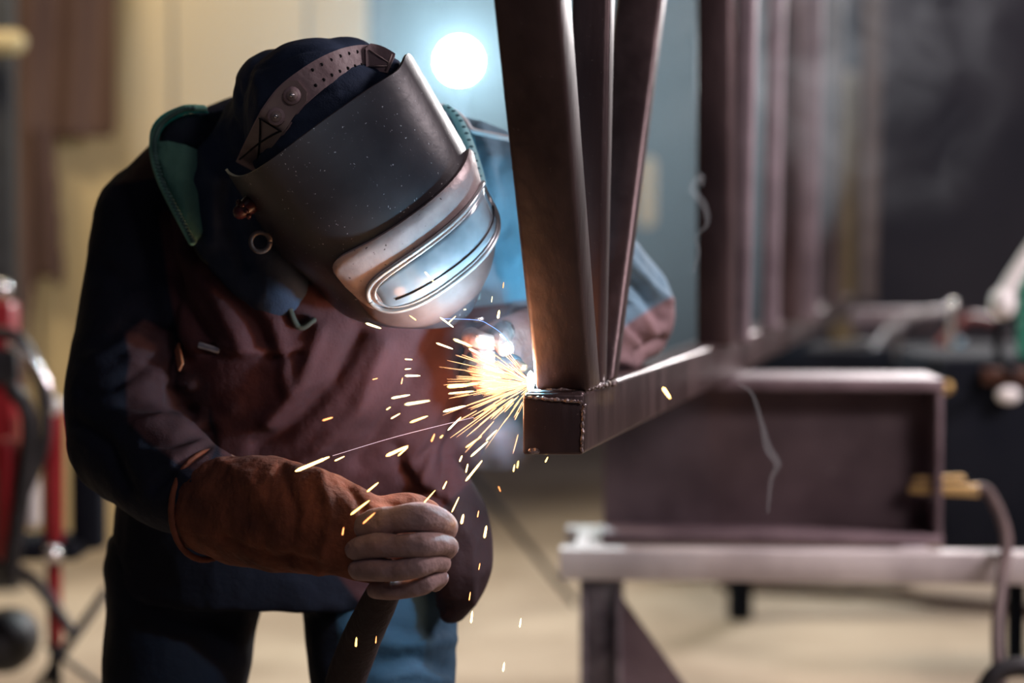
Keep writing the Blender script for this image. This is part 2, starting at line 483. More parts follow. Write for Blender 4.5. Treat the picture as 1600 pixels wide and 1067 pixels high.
# ================================================================== H-BEAM AND TABLE
def hz(yp, d): return CAMZ - (yp - 415) * d / FPX
YAW = math.radians(4.0)
def yawbox(mb, x0, x1, y0, y1, z0, z1, piv, bev=0.004):
    bm = bmesh.new(); bmesh.ops.create_cube(bm, size=1)
    c, s = math.cos(-YAW), math.sin(-YAW)
    if bev:
        for v in bm.verts: v.co = Vector((v.co.x * (x1 - x0), v.co.y * (y1 - y0), v.co.z * (z1 - z0)))
        bmesh.ops.bevel(bm, geom=list(bm.edges), offset=bev, segments=2, profile=0.5, affect='EDGES')
    for v in bm.verts:
        X, Y = (x0 + x1) / 2 + v.co.x, (y0 + y1) / 2 + v.co.y
        v.co = Vector((piv[0] + X * c - Y * s, piv[1] + X * s + Y * c, (z0 + z1) / 2 + v.co.z))
    mb.bm(bm)
PIV = (0.20, 4.42)
ZH0 = 0.632; ZH1 = 1.001
hb = thing('wide_flange_beam', (0.6, 4.4, ZH0), 'deep rusty wide flange steel beam lying along the work table under the truss', 'steel beam')
def hpart(name, x0, x1, y0, y1, z0, z1, m=STEEL_H, par=None, bev=0.003):
    mb = MB(); yawbox(mb, x0, x1, y0, y1, z0, z1, PIV, bev); return auto(mb.build(name, m, par or hb))
HX0, HX1 = 0.0, 0.752
hpart('top_flange', HX0, HX1, 0, 0.30, ZH1 - .026, ZH1)
hpart('bottom_flange', HX0, HX1, 0, 0.30, ZH0, ZH0 + .024)
hpart('web', HX0, HX1, 0.143, 0.158, ZH0 + .02, ZH1 - .02)
o = hpart('end_stiffener', HX1 - 0.016, HX1 - 0.002, 0.004, 0.296, ZH0 + .02, ZH1 - .02); o['label'] = 'upright plate welded across the end of the beam'
tb = thing('work_table', (0.6, 4.3, 0), 'pale steel work table carrying the wide flange beam', 'table')
def tpart(name, x0, x1, y0, y1, z0, z1, m, bev=0.004): return hpart(name, x0, x1, y0, y1, z0, z1, m, tb, bev)
ZT0 = ZH0 - 0.068
tpart('front_rail', -0.09, 2.6, -0.10, -0.03, ZT0, ZH0 - 0.001, GALV)
tpart('rear_rail', -0.09, 0.74, 0.24, 0.31, ZT0, ZH0 - 0.001, GALV)
for k in range(2): tpart('cross_member', -0.06 + k * 0.72, 0.0 + k * 0.72, -0.03, 0.24, ZT0, ZH0 - 0.002, GALV)
for (lx, ly) in ((-0.045, -0.09), (2.3, -0.09), (-0.045, 0.22)):
    mb = MB()
    yawbox(mb, lx, lx + .012, ly, ly + .09, 0.0, ZT0, PIV, .002); yawbox(mb, lx + .078, lx + .09, ly, ly + .09, 0.0, ZT0, PIV, .002)
    yawbox(mb, lx + .01, lx + .08, ly + .038, ly + .05, 0.0, ZT0, PIV, .002)
    auto(mb.build('leg', mat('leg_steel', (0.05, 0.035, 0.045), (0.22, 0.19, 0.20), rough=0.5, metal=0.3, scale=16, bump=0.2), tb))
# slanting brace plate from the near leg down to the floor
mb = MB()
bA = P(967, 925, 4.36); bB = P(967, 1090, 4.36); bC = P(1085, 1090, 4.34)
for v in (bA, bB, bC): pass
mb.add([bA, bB, bC, bA + Vector((0, .012, 0)), bB + Vector((0, .012, 0)), bC + Vector((0, .012, 0))],
       [(0, 1, 2), (5, 4, 3), (0, 3, 4, 1), (1, 4, 5, 2), (2, 5, 3, 0)])
mb.box(bB.x, bC.x + .02, 4.335, 4.36, 0.0, bB.z + .002)
auto(mb.build('brace_plate', STEEL_H, tb))

# ground clamp on the end of the beam, with its cable
gc = thing('ground_clamp', P(1478, 770, 4.3), 'brass welding ground clamp biting the end of the wide flange beam', 'clamp')
d = 4.42
MB().hexa([P(1420, 770, d), P(1530, 776, d), P(1530, 776, d + .03), P(1420, 770, d + .03)],
          [P(1420, 758, d), P(1530, 757, d), P(1530, 757, d + .03), P(1420, 758, d + .03)], .004).build('jaw', BRASS, gc)
MB().hexa([P(1425, 752, d), P(1510, 752, d), P(1510, 752, d + .03), P(1425, 752, d + .03)],
          [P(1428, 745, d), P(1505, 742, d), P(1505, 742, d + .03), P(1428, 745, d + .03)], .003).build('jaw', BRASS, gc)
MB().cyl(P(1452, 740, d + .015), P(1452, 778, d + .015), .011, 12).build('spring_bolt', CHROME, gc)
MB().tube([P(1520, 765, d + .012), P(1545, 770, d), P(1572, 835, 4.28), P(1566, 900, 4.15), P(1558, 990, 4.05), P(1565, 1080, 3.98), P(1590, 1200, 3.95)],
          [.013] * 7, 10, 6).build('ground_cable', BROWNC, None)
tag(bpy.data.objects['ground_cable'], 'thick brown cable hanging from the ground clamp in front of the table', 'cable')
MB().tube([P(1538, 1078, 3.9), P(1560, 1050, 3.9), P(1600, 1042, 3.9), P(1640, 1060, 3.9)], [.02] * 4, 10, 6).build('coiled_hose', BLACK)
tag(bpy.data.objects['coiled_hose'], 'black coiled hose standing low beside the ground cable', 'hose')

# ================================================================== BACKGROUND, CREAM SIDE
tp = thing('brown_tarpaulin', P(110, 420, 8.7), 'ragged brown tarpaulin hanging over the cream wall', 'tarpaulin')
def sheet(name, outline, d, thick, m, parent=None, wav=0.03):
    """hanging sheet with upright pleats cut to an outline"""
    xs = [p[0] for p in outline]; ys = [p[1] for p in outline]
    nx, ny = 40, 60; v = []; keep = {}; f = []
    X = np.linspace(min(xs), max(xs), nx); Y = np.linspace(min(ys), max(ys), ny)
    G = np.array([(a, b) for b in Y for a in X]); ins = inpoly(G, outline)
    for side in (0, 1):
        for (a, b) in G:
            v.append(P(a, b, d + math.sin(a * 0.09 + b * 0.004) * wav + side * thick))
    n = nx * ny
    cells = {}
    for j in range(ny - 1):
        for i in range(nx - 1):
            q = (j * nx + i, j * nx + i + 1, (j + 1) * nx + i + 1, (j + 1) * nx + i)
            if sum(ins[k] for k in q) >= 2: cells[(i, j)] = q
    for (i, j), q in cells.items():
        f.append(q[::-1]); f.append(tuple(k + n for k in q))
        for (di, dj, a, b) in ((0, -1, 0, 1), (1, 0, 1, 2), (0, 1, 2, 3), (-1, 0, 3, 0)):
            if (i + di, j + dj) not in cells: f.append((q[a], q[b], q[b] + n, q[a] + n))
    o = link(name, v, f, m, parent)
    bm = bmesh.new(); bm.from_mesh(o.data); bmesh.ops.delete(bm, geom=[x for x in bm.verts if not x.link_faces], context='VERTS')
    bmesh.ops.recalc_face_normals(bm, faces=bm.faces); bm.to_mesh(o.data); bm.free()
    return o
sheet('sheet', [(15, -120), (182, -120), (182, 205), (82, 207), (90, 300), (100, 440), (78, 432), (58, 420), (45, 500), (40, 620), (15, 640)], 8.66, 0.01, BROWNWALL, tp)
sheet('folded_strip', [(58, 200), (84, 205), (92, 330), (101, 442), (72, 425)], 8.58, 0.01, mat('dark_brown_cloth', (0.06, 0.03, 0.026), (0.10, 0.055, 0.045), rough=.9, scale=2), tp, 0.01)
o = auto(MB().box(P(-40, 0, 7.6).x, P(18, 0, 7.6).x, 7.6, 7.7, 0, 3.2, .01).build('steel_column', BLACK)); tag(o, 'dark upright steel column at the edge of the brown tarpaulin', 'column')
o = auto(MB().tube([P(-30, 66, 7.5), P(22, 66, 7.5)], [.045, .045], 14, 1).build('wall_bracket', mat('dull_brass', (0.42, 0.32, 0.16), rough=.5))); tag(o, 'short round cream bracket on the dark steel column', 'bracket')

# red welding cart at the left
ct = thing('welding_cart', P(60, 1000, 5.2), 'red wheeled welding cart with black hoses and bright knobs', 'cart')
D = 5.2
def cz(y, d=D): return P(0, y, d).z
auto(MB().box(P(-220, 0, D).x, P(14, 0, D).x, D, D + .10, cz(740), cz(470), .02).build('cabinet', RED, ct))
auto(MB().box(P(-220, 0, D).x, P(24, 0, D).x, D - .02, D + .02, cz(600), cz(545), .01).build('front_band', BLACK, ct))
MB().tube([P(84, 850, D), P(84, 640, D)], [.026, .026], 14, 1).build('frame_tube', RED, ct)
MB().tube([P(86, 1000, D), P(84, 880, D)], [.020, .020], 14, 1).build('frame_tube', RED, ct)
MB().tube([P(12, 700, D - .1), P(10, 860, D - .1)], [.030, .030], 14, 1).build('frame_tube', RED, ct)
auto(MB().box(P(-220, 0, D).x, P(120, 0, D).x, D - .05, D + .2, cz(872), cz(846), .01).build('shelf', DARKM, ct))
MB().ball(P(82, 866, D - .12), .024).build('knob', CHROME, ct)
MB().ball(P(82, 634, D - .02), .026).build('knob', WHITEP, ct)
MB().ball(P(2, 452, D), .026).build('knob', CHROME, ct)
MB().tube([P(50, 745, D - .05), P(50, 812, D - .05)], [.022, .024], 14, 1).build('filter_bowl', WHITEP, ct)
MB().tube([P(-5, 520, D - .1), P(30, 530, D - .1), P(62, 590, D - .1), P(70, 680, D - .1), P(45, 760, D - .1), P(15, 800, D - .1)], [.016] * 6, 10, 6).build('hose', BLACK, ct)
MB().tube([P(15, 540, D - .13), P(48, 560, D - .13), P(76, 605, D - .13), P(80, 640, D - .13)], [.009] * 4, 10, 6).build('grab_handle', CHROME, ct)
MB().tube([P(20, 610, D - .12), P(45, 650, D - .12), P(40, 740, D - .12), P(15, 900, D - .12)], [.022] * 4, 10, 6).build('hose', BLACK, ct)
MB().tube([P(-10, 880, D - .05), P(50, 905, D - .05), P(110, 985, D - .05)], [.016] * 3, 10, 6).build('hose', BLACK, ct)
auto(MB().box(P(100, 0, D).x, P(150, 0, D).x, D + .02, D + .1, cz(862), cz(660), .015).build('tool_box', DARKM, ct))
for px_ in (10, -150):
    c = P(px_, 1000, D + .1); m = MB()
    m.tube([c + Vector((0, -.03, 0)), c + Vector((0, .03, 0))], [.085, .085], 24, 1, dome=True, ref=(0, 0, 1)); m.build('wheel', BLACK, ct)
MB().tube([P(86, 1000, D), P(88, 1170, D)], [.016, .016], 10, 1).build('leg', DARKM, ct)
MB().tube([P(60, 1075, D), P(105, 1010, D), P(165, 925, D + .1)], [.013] * 3, 10, 4).build('drawbar', BLACK, ct)
MB().tube([P(75, 1010, D - .02), P(160, 1075, D - .05)], [.008] * 2, 10, 1).build('cross_tie', BLACK, ct)

# ================================================================== BACKGROUND, FAR SIDE
# cream post seen between the frames
o = auto(MB().box(P(1000, 0, 9.5).x, P(1026, 0, 9.5).x, 9.5, 9.6, cz(355, 9.5), cz(245, 9.5), .03).build('cream_signboard', CREAM)); tag(o, 'small blank cream board hung far off in the haze', 'board')
o = MB().box(P(1306, 0, 11).x, P(1340, 0, 11).x, 11, 11.1, 0, cz(110, 11), .01).build('cream_post', mat('dull_cream', (.30, .23, .15), (.38, .30, .20), rough=.8)); auto(o); tag(o, 'tall cream post standing in the dark hall behind the truss', 'post')
rk = thing('machine_cabinet', P(1600, 840, 5.6), 'big dark machine cabinet standing behind the work table', 'machine')
auto(MB().box(P(1478, 0, 5.7).x, P(1900, 0, 5.7).x, 5.7, 6.4, cz(862, 5.7), cz(560, 5.7), .02).build('housing', DARKM, rk))
MB().ball(P(1576, 617, 5.66), (.036, .02, .024)).build('polished_cap', mat('bright_cap', (0.9, 0.9, 0.88), rough=.35), rk)
MB().ball(P(1480, 605, 5.68), (.016, .016, .018)).build('brass_cap', BRASS, rk)
auto(MB().box(P(1540, 0, 5.68).x, P(1900, 0, 5.68).x, 5.66, 5.71, cz(600, 5.68), cz(575, 5.68), .006).build('rim', mat('dark_copper', (0.10, 0.045, 0.03), rough=.4, metal=.4), rk))
for px_ in (1600, 1880):
    auto(MB().box(P(px_, 0, 6.2).x - .03, P(px_, 0, 6.2).x + .03, 6.2, 6.26, 0, cz(855, 5.7), .01).build('leg', DARKM, rk))
bn = thing('rear_bench', P(1450, 560, 6.6), 'dark low bench heaped with pipes and fittings in the dim hall', 'bench')
auto(MB().box(P(1150, 0, 6.9).x, P(1900, 0, 6.9).x, 6.9, 7.5, cz(600, 6.9), cz(545, 6.9), .02).build('top', DARKM, bn))
for px_ in (1160, 1860):
    auto(MB().box(P(px_, 0, 7).x - .04, P(px_, 0, 7).x + .04, 6.95, 7.05, 0, cz(598, 6.9), .01).build('leg', DARKM, bn))
auto(MB().box(P(1330, 0, 7.6).x, P(1470, 0, 7.6).x, 7.52, 7.62, cz(515, 7.6), cz(482, 7.6), .02).build('rear_rail', STEEL_H, bn))
dull = mat('dull_pipe', (0.12, 0.11, 0.12), (0.2, 0.18, 0.19), rough=.45, metal=.5, scale=9)
k = 0
for pts, r, m, lab in (([(1365, 560), (1395, 515), (1440, 495), (1480, 492)], .028, dull, 'bent grey pipe arching over the rear bench'),
                  ([(1300, 545), (1360, 540), (1400, 560)], .02, BLACK, 'short black hose lying flat on the rear bench'),
                  ([(1470, 540), (1510, 500), (1555, 505)], .022, mat('dull_red', (.12, .02, .02), rough=.5), 'dull red pipe on the rear bench')):
    MB().tube([P(a, b, 7.0 + .05 * k) for a, b in pts], [r] * len(pts), 10, 5).build('bent_pipe', m); k += 1
    o = [x for x in bpy.data.objects if x.name.startswith('bent_pipe')]; o.sort(key=lambda q: q.name); tag(o[-1], lab, 'pipe')
for (a, b, m, lab) in ((1488, 478, CHROME, 'small round fitting catching light above the red pipe'), (1404, 516, dull, 'dull round fitting on the bend of the grey pipe'),
                       (1500, 540, mat('blue_fit', (.05, .12, .18), rough=.3, metal=.4), 'small bluish round fitting under the red pipe'),
                       (1562, 526, dull, 'grey round fitting beneath the white spray arm')):
    o = MB().ball(P(a, b, 6.85), (.022, .022, .022)).tube([P(a, b, 6.86), P(a, 560, 6.9)], [.012, .016], 8, 1).build('pipe_fitting', m); tag(o, lab, 'fitting')
o = MB().tube([P(1567, 470, 5.3), P(1580, 440, 5.3), P(1625, 370, 5.3)], [.024, .022, .020], 12, 4).tube([P(1567, 468, 5.3), P(1566, 478, 5.3)], [.034, .036], 14, 1).build('extraction_nozzle', WHITEP); tag(o, 'white tapered extraction nozzle slanting up beside the green motor housing', 'nozzle')
o = MB().tube([P(1560, 505, 5.32), P(1562, 560, 5.5), P(1600, 600, 5.75)], [.012] * 3, 8, 3).build('nozzle_arm', DARKM, o)
gt = thing('motor_housing', (P(1660, 0, 5.9).x, 5.9, cz(560, 5.7)), 'green motor housing on top of the dark machine cabinet, cut by the frame', 'motor')
m = MB(); gx = P(1652, 0, 5.9).x
m.tube([(gx, 5.85, cz(556, 5.7)), (gx, 5.85, cz(425, 5.85))], [.115, .105], 28, 1, dome=True); auto(m.build('shell', GREEN, gt))
for k in range(7):
    zz = cz(540 - k * 18, 5.8); MB().tube([(gx + .117 * math.cos(t), 5.85 + .117 * math.sin(t), zz) for t in np.linspace(0, 2 * math.pi, 25)], [.004] * 25, 6, 1, dome=False).build('cooling_fin', GREEN, gt)

# low trolley behind the table: only its wheels show, and floor shadows laid in as brown rods
tr = thing('floor_trolley', (P(1230, 0, 8).x, 8.0, 0), 'low dark trolley whose wheels show beneath the work table', 'trolley')
for (px_, py_, d_) in ((1058, 890, 7.9), (1400, 905, 7.8), (1080, 868, 8.6), (1420, 870, 8.6)):
    c = P(px_, py_, d_); c.z = .062
    MB().tube([c + Vector((-.018, 0, 0)), c + Vector((.018, 0, 0))], [.055, .055], 18, 1, ref=(0, 0, 1)).build('wheel', BLACK, tr)
    auto(MB().box(c.x - .03, c.x + .03, c.y - .03, c.y + .03, .09, .14, .004).build('caster_fork', DARKM, tr))
auto(MB().box(P(1035, 0, 8).x, P(1440, 0, 8).x, 7.75, 8.7, .14, .17, .01).build('deck', DARKM, tr))
for i, (a, b, c_, e, lab) in enumerate(((1130, 925, 1330, 938, 'brown rod painting the floor shadow under the table, nearer the brace plate'), (1330, 935, 1640, 968, 'brown rod painting the floor shadow under the table, nearer the ground cable'))):
    da = 1.25 * FPX / (b - 415); de = 1.25 * FPX / (e - 415)
    A = P(a, b, da); B = P(c_, e, de); A.z = B.z = .022
    o = MB().tube([A, B], [.022, .022], 8, 1).build('floor_shadow_rod', mat('shadow_brown', (.10, .06, .04), rough=.8)); tag(o, lab, 'floor shadow')

# the work lamp
wl = thing('work_lamp', (LAMP.x, LAMP.y, 0), 'round work lamp glaring white on its stand behind the welder', 'lamp')
m = MB()
m.tube([LAMP + Vector((0, .16, 0)), LAMP + Vector((0, .02, 0))], [.045, .070], 24, 1, ref=(0, 0, 1)); m.build('lamp_housing', DARKM, wl)
m = MB(); n = 32
m.add([LAMP + Vector((0, -.06, 0))] + [LAMP + Vector((.068 * math.cos(i * 2 * math.pi / n), -.055, .068 * math.sin(i * 2 * math.pi / n))) for i in range(n)],
      [(0, i + 1, (i + 1) % n + 1) for i in range(n)])
m.build('lamp_lens', mat('lamp_glow', (1, 1, 1), emit=(0.80, 0.97, 1.0), estr=90), wl)
MB().cyl((LAMP.x, LAMP.y + .08, LAMP.z - .06), (LAMP.x, LAMP.y + .08, .5), .014, 10).build('stand_pole', DARKM, wl)
for k in range(3):
    a = k * 2.094 + .4
    MB().cyl((LAMP.x, LAMP.y + .08, .55), (LAMP.x + .45 * math.cos(a), LAMP.y + .08 + .45 * math.sin(a), .012), .011, 8).build('leg', DARKM, wl)

# ================================================================== PERSON
per = thing('person', (P(433, 900, 3.05).x, 3.05, 0), 'person in dark jacket, navy hood and gauntlet gloves bent over the truss, welding', 'person')
JX = (0.011, 0.012, 0.016)
def Q(a, b, d): return P(a, b, d)

# body: one continuous skinned figure under the clothes
def skin(name, joints, edges, m, parent, root, sub=1):
    me = bpy.data.meshes.new(name)
    names = list(joints); idx = {k: i for i, k in enumerate(names)}
    org = worldloc(parent)
    me.from_pydata([tuple(Vector(joints[k][0]) - org) for k in names], [(idx[a], idx[b]) for a, b in edges], [])
    o = bpy.data.objects.new(name, me); COL.objects.link(o)
    s = o.modifiers.new('skin', 'SKIN'); sv = me.skin_vertices[0].data
    for i, k in enumerate(names):
        r = joints[k][1]; sv[i].radius = (r, r) if not isinstance(r, tuple) else r
        sv[i].use_root = (k == root)
    ss = o.modifiers.new('sub', 'SUBSURF'); ss.levels = sub; ss.render_levels = sub
    bpy.context.view_layer.update()
    m2 = bpy.data.meshes.new_from_object(o.evaluated_get(bpy.context.evaluated_depsgraph_get()))
    m2.materials.clear(); m2.materials.append(m); m2.polygons.foreach_set('use_smooth', [True] * len(m2.polygons))
    r = bpy.data.objects.new(name, m2); COL.objects.link(r); r.parent = parent
    bpy.data.objects.remove(o); r.name = name
    return r
SKINM = mat('skin', (0.42, 0.24, 0.17), (0.5, 0.3, 0.22), rough=.55, scale=20)
J = {
 'pelvis': (Q(433, 800, 3.06), .08), 'waist': (Q(455, 720, 3.05), .115), 'chest': (Q(490, 500, 2.99), .13), 'upper': (Q(500, 350, 3.0), .10),
 'neck': (Q(505, 285, 2.92), .055), 'skull': (Q(512, 215, 2.76), (.078, .085)), 'jaw': (Q(560, 290, 2.68), .055),
 'shR': (Q(240, 345, 3.0), .055), 'elR': (Q(192, 680, 2.86), .042), 'wrR': (Q(520, 815, 2.57), .028), 'haR': (Q(600, 850, 2.54), .030),
 'shL': (Q(790, 300, 3.0), .055), 'elL': (Q(985, 475, 3.30), .040), 'wrL': (Q(855, 540, 3.0), .028), 'haL': (Q(790, 548, 2.84), .030),
 'hipR': (Q(290, 930, 3.06), .070), 'knR': (Q(262, 1250, 2.98), .058), 'anR': (Q(230, 1600, 3.06), .040), 'toR': (Q(215, 1660, 2.90), .035),
 'hipL': (Q(590, 930, 3.04), .070), 'knL': (Q(610, 1230, 2.90), .058), 'anL': (Q(620, 1600, 3.02), .040), 'toL': (Q(640, 1690, 2.86), .035)}
skin('body', J, [('pelvis', 'waist'), ('waist', 'chest'), ('chest', 'upper'), ('upper', 'neck'), ('neck', 'skull'), ('skull', 'jaw'),
 ('upper', 'shR'), ('shR', 'elR'), ('elR', 'wrR'), ('wrR', 'haR'), ('upper', 'shL'), ('shL', 'elL'), ('elL', 'wrL'), ('wrL', 'haL'),
 ('pelvis', 'hipR'), ('hipR', 'knR'), ('knR', 'anR'), ('anR', 'toR'), ('pelvis', 'hipL'), ('hipL', 'knL'), ('knL', 'anL'), ('anL', 'toL')], SKINM, per, 'pelvis', 2)

def garment(name, mb, voxel, creases, m, sm=6, noise_=(0.004, 11), parent=None, zones=()):
    co, fc, no = remesh(mb, voxel, sm)
    co = folds(co, no, creases)
    co = co + no * (noise_[0] * vnoise(co, noise_[1], 3) + noise_[0] * .45 * vnoise(co, noise_[1] * 2.6, 5))[:, None]
    o = link(name, co, fc, m, parent or per)
    for zn, poly in zones: zone(o, co, zn, poly)
    return o, co, fc

# ---------------- trousers
mb = MB()
mb.tube([Q(435, 840, 3.05), Q(435, 928, 3.05)], [(.262, .15), (.266, .15)], 30, 1, dome=False)
mb.tube([Q(290, 900, 3.06), Q(272, 1067, 3.02), Q(258, 1250, 2.98), Q(235, 1420, 3.02), Q(228, 1590, 3.05)], [(.128, .13), (.108, .115), (.095, .10), (.085, .09), (.080, .085)], 24, 4)
mb.tube([Q(590, 900, 3.03), Q(600, 1067, 2.96), Q(612, 1230, 2.90), Q(615, 1420, 2.95), Q(620, 1590, 3.0)], [(.125, .13), (.108, .115), (.095, .10), (.085, .09), (.080, .085)], 24, 4)
TR = zone_mat('navy_trousers', (0.008, 0.012, 0.024), [('zonelegarclit', (0.035, 0.09, 0.15))], rough=.8, bump=.4)  # blue zone is arc light on the thigh, painted into the cloth
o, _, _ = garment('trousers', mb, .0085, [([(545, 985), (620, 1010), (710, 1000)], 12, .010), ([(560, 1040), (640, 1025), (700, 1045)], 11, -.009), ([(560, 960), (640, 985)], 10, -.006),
    ([(590, 1062), (650, 1050), (705, 1065)], 10, .008)], TR, zones=[('zonelegarclit', [(520, 900), (760, 900), (760, 1700), (520, 1700), (500, 1300), (530, 1010)])])
# boots
for s_, (ax, ay, ad, tx, ty, td) in (('boot', (228, 1600, 3.05, 212, 1665, 2.88)), ('boot', (620, 1600, 3.0, 642, 1700, 2.82))):
    A = Q(ax, ay, ad); T = Q(tx, ty, td); A.z = .14; T.z = .05
    m = MB(); m.tube([A + Vector((0, .02, .08)), Vector((A.x, A.y + .01, .06))], [.058, .052], 16, 1)
    m.tube([Vector((A.x, A.y + .03, .055)), Vector(((A.x + T.x) / 2, (A.y + T.y) / 2, .055)), Vector((T.x, T.y, .045))], [(.045, .045), (.05, .045), (.05, .038)], 16, 4)
    co, fc, no = remesh(m, .008, 4); co[:, 2] = np.maximum(co[:, 2], .003)
    link('boot', co, fc, BLACK, per)

# ---------------- jacket
mb = MB()
mb.tube([Q(452, 924, 3.04), Q(455, 740, 3.03), Q(495, 600, 2.98), Q(505, 480, 2.95), Q(495, 350, 2.99), Q(485, 270, 3.04)],
        [(.280, .165), (.262, .16), (.270, .17), (.272, .17), (.262, .15), (.17, .11)], 36, 5, dome=False)
mb.tube([Q(245, 345, 3.0), Q(330, 262, 3.03), Q(470, 232, 3.06), Q(690, 262, 3.04), Q(800, 292, 3.0)], [.082, .088, .095, .086, .075], 20, 5)   # shoulders
mb.tube([Q(236, 345, 3.0), Q(218, 480, 2.96), Q(198, 620, 2.9), Q(198, 690, 2.85)], [.085, .089, .089, .082], 24, 5)                                # upper sleeve
mb.tube([Q(196, 690, 2.85), Q(262, 742, 2.76), Q(330, 778, 2.70)], [.083, .076, .064], 24, 5)                                                       # lower sleeve
mb.tube([Q(795, 296, 3.0), Q(900, 385, 3.16), Q(978, 475, 3.30)], [.082, .081, .080], 22, 5)
mb.tube([Q(980, 492, 3.30), Q(930, 530, 3.17), Q(858, 535, 3.01)], [.082, .066, .055], 22, 5)
mb.tube([Q(800, 330, 3.0), Q(790, 400, 2.99), Q(800, 480, 3.0)], [.075, .070, .055], 20, 4)
mb.tube([Q(665, 730, 2.90), Q(712, 800, 2.88), Q(728, 880, 2.88), Q(712, 935, 2.90)], [(.045, .05), (.045, .06), (.040, .07), (.028, .06)], 18, 5)       # front flap
cre = [
 ([(255, 330), (262, 420), (300, 500), (330, 540)], 12, -.012), ([(290, 400), (330, 450), (380, 540)], 16, .012), ([(330, 430), (380, 480), (430, 560)], 13, -.010),
 ([(380, 440), (430, 500), (450, 600)], 14, .010), ([(270, 420), (262, 520), (272, 640)], 10, -.014),
 ([(310, 545), (380, 560), (470, 552)], 7, -.006), ([(320, 535), (390, 549), (470, 540)], 8, .006),
 ([(200, 505), (250, 520), (290, 560)], 9, -.010), ([(205, 560), (250, 590), (300, 600)], 10, .010), ([(195, 625), (250, 635), (300, 640)], 9, -.011),
 ([(215, 665), (260, 655), (310, 668)], 9, .009), ([(230, 690), (270, 690), (330, 672)], 9, -.010), ([(120, 660), (165, 690), (200, 760)], 12, -.010),
 ([(150, 560), (190, 540), (230, 500)], 12, .008), ([(130, 610), (180, 600), (230, 570)], 10, -.009), ([(160, 420), (200, 440), (240, 430)], 14, -.007),
 ([(240, 760), (290, 720), (330, 690)], 8, -.009), ([(270, 730), (310, 760)], 8, .007),
 ([(560, 520), (520, 600), (440, 680), (400, 700)], 15, -.016), ([(500, 520), (470, 600), (420, 660)], 13, .012),
 ([(600, 540), (560, 640), (470, 730)], 15, .012), ([(680, 520), (630, 620), (560, 720)], 16, -.013), ([(720, 530), (690, 620), (640, 720)], 14, .012),
 ([(760, 520), (745, 610), (700, 700), (690, 760)], 9, -.011), ([(700, 640), (680, 700), (660, 760)], 8, .008), ([(620, 700), (640, 760), (700, 790)], 10, -.012),
 ([(750, 200), (770, 260), (790, 330)], 14, .008), ([(745, 330), (775, 370), (800, 430)], 12, -.010), ([(700, 780), (740, 850), (735, 940)], 8, .006),
 ([(690, 900), (640, 940), (560, 935)], 9, .008), ([(600, 950), (660, 960), (700, 950)], 8, -.006),
 ([(975, 400), (1010, 440), (1045, 470)], 7, .010), ([(965, 425), (1000, 450), (1035, 500)], 7, -.013), ([(960, 450), (990, 480), (1020, 520)], 7, .011),
 ([(955, 480), (985, 505), (1005, 530)], 6, -.012), ([(965, 515), (1000, 540)], 7, .009), ([(1000, 545), (1035, 530)], 7, -.010), ([(960, 560), (1000, 572)], 8, .008),
 ([(900, 300), (840, 360), (800, 420)], 14, .01), ([(780, 260), (795, 300), (790, 360)], 9, -.008)]
MAROON = (0.074, 0.030, 0.035)
JK = zone_mat('work_jacket_cloth', (0.010, 0.013, 0.026), [('zoneflap', (.040, .022, .026)), ('zonefront', MAROON), ('zonesleeve', (0.072, 0.037, 0.043)), ('zoneyoke', (0.075, 0.040, 0.030)), ('zonearclit', (0.17, 0.29, 0.38)), ('zonecuff', (0.26, 0.17, 0.18))], rough=.85, bump=.45)  # blue arm zone carries the arc light, painted into the cloth
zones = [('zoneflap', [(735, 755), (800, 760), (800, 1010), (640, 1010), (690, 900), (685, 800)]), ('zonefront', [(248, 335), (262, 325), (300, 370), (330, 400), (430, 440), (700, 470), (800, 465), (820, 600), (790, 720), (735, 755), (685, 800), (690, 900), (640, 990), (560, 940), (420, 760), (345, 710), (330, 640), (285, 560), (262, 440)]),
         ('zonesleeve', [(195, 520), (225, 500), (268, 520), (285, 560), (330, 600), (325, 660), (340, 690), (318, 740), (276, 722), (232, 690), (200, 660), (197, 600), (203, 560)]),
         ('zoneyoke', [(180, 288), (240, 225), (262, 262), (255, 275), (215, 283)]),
         ('zonearclit', [(690, 160), (840, 160), (1080, 380), (1075, 475), (1000, 500), (940, 540), (830, 470), (735, 480), (735, 300)]),
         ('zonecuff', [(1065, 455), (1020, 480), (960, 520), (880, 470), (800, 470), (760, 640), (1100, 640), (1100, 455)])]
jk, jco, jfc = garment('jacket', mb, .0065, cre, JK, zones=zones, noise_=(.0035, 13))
BV = BVHTree.FromPolygons([Vector(c) for c in jco], jfc)
EYE = Vector((0, 0, CAMZ))
def surf(px, py, off=.006, dflt=2.85):
    dr = (P(px, py, 3.0) - EYE).normalized()
    h = BV.ray_cast(EYE, dr)
    if h[0] is None: return P(px, py, dflt), Vector((0, -1, 0))
    return h[0] - dr * off, h[1]
def sub_(name, mb, m, parent, label=None):
    o = mb.build(name, m, parent); 
    if label: o['label'] = label
    return o

mat('navy_inner', (.012, .018, .035), (.02, .03, .05), rough=.9, scale=20, bump=.3)
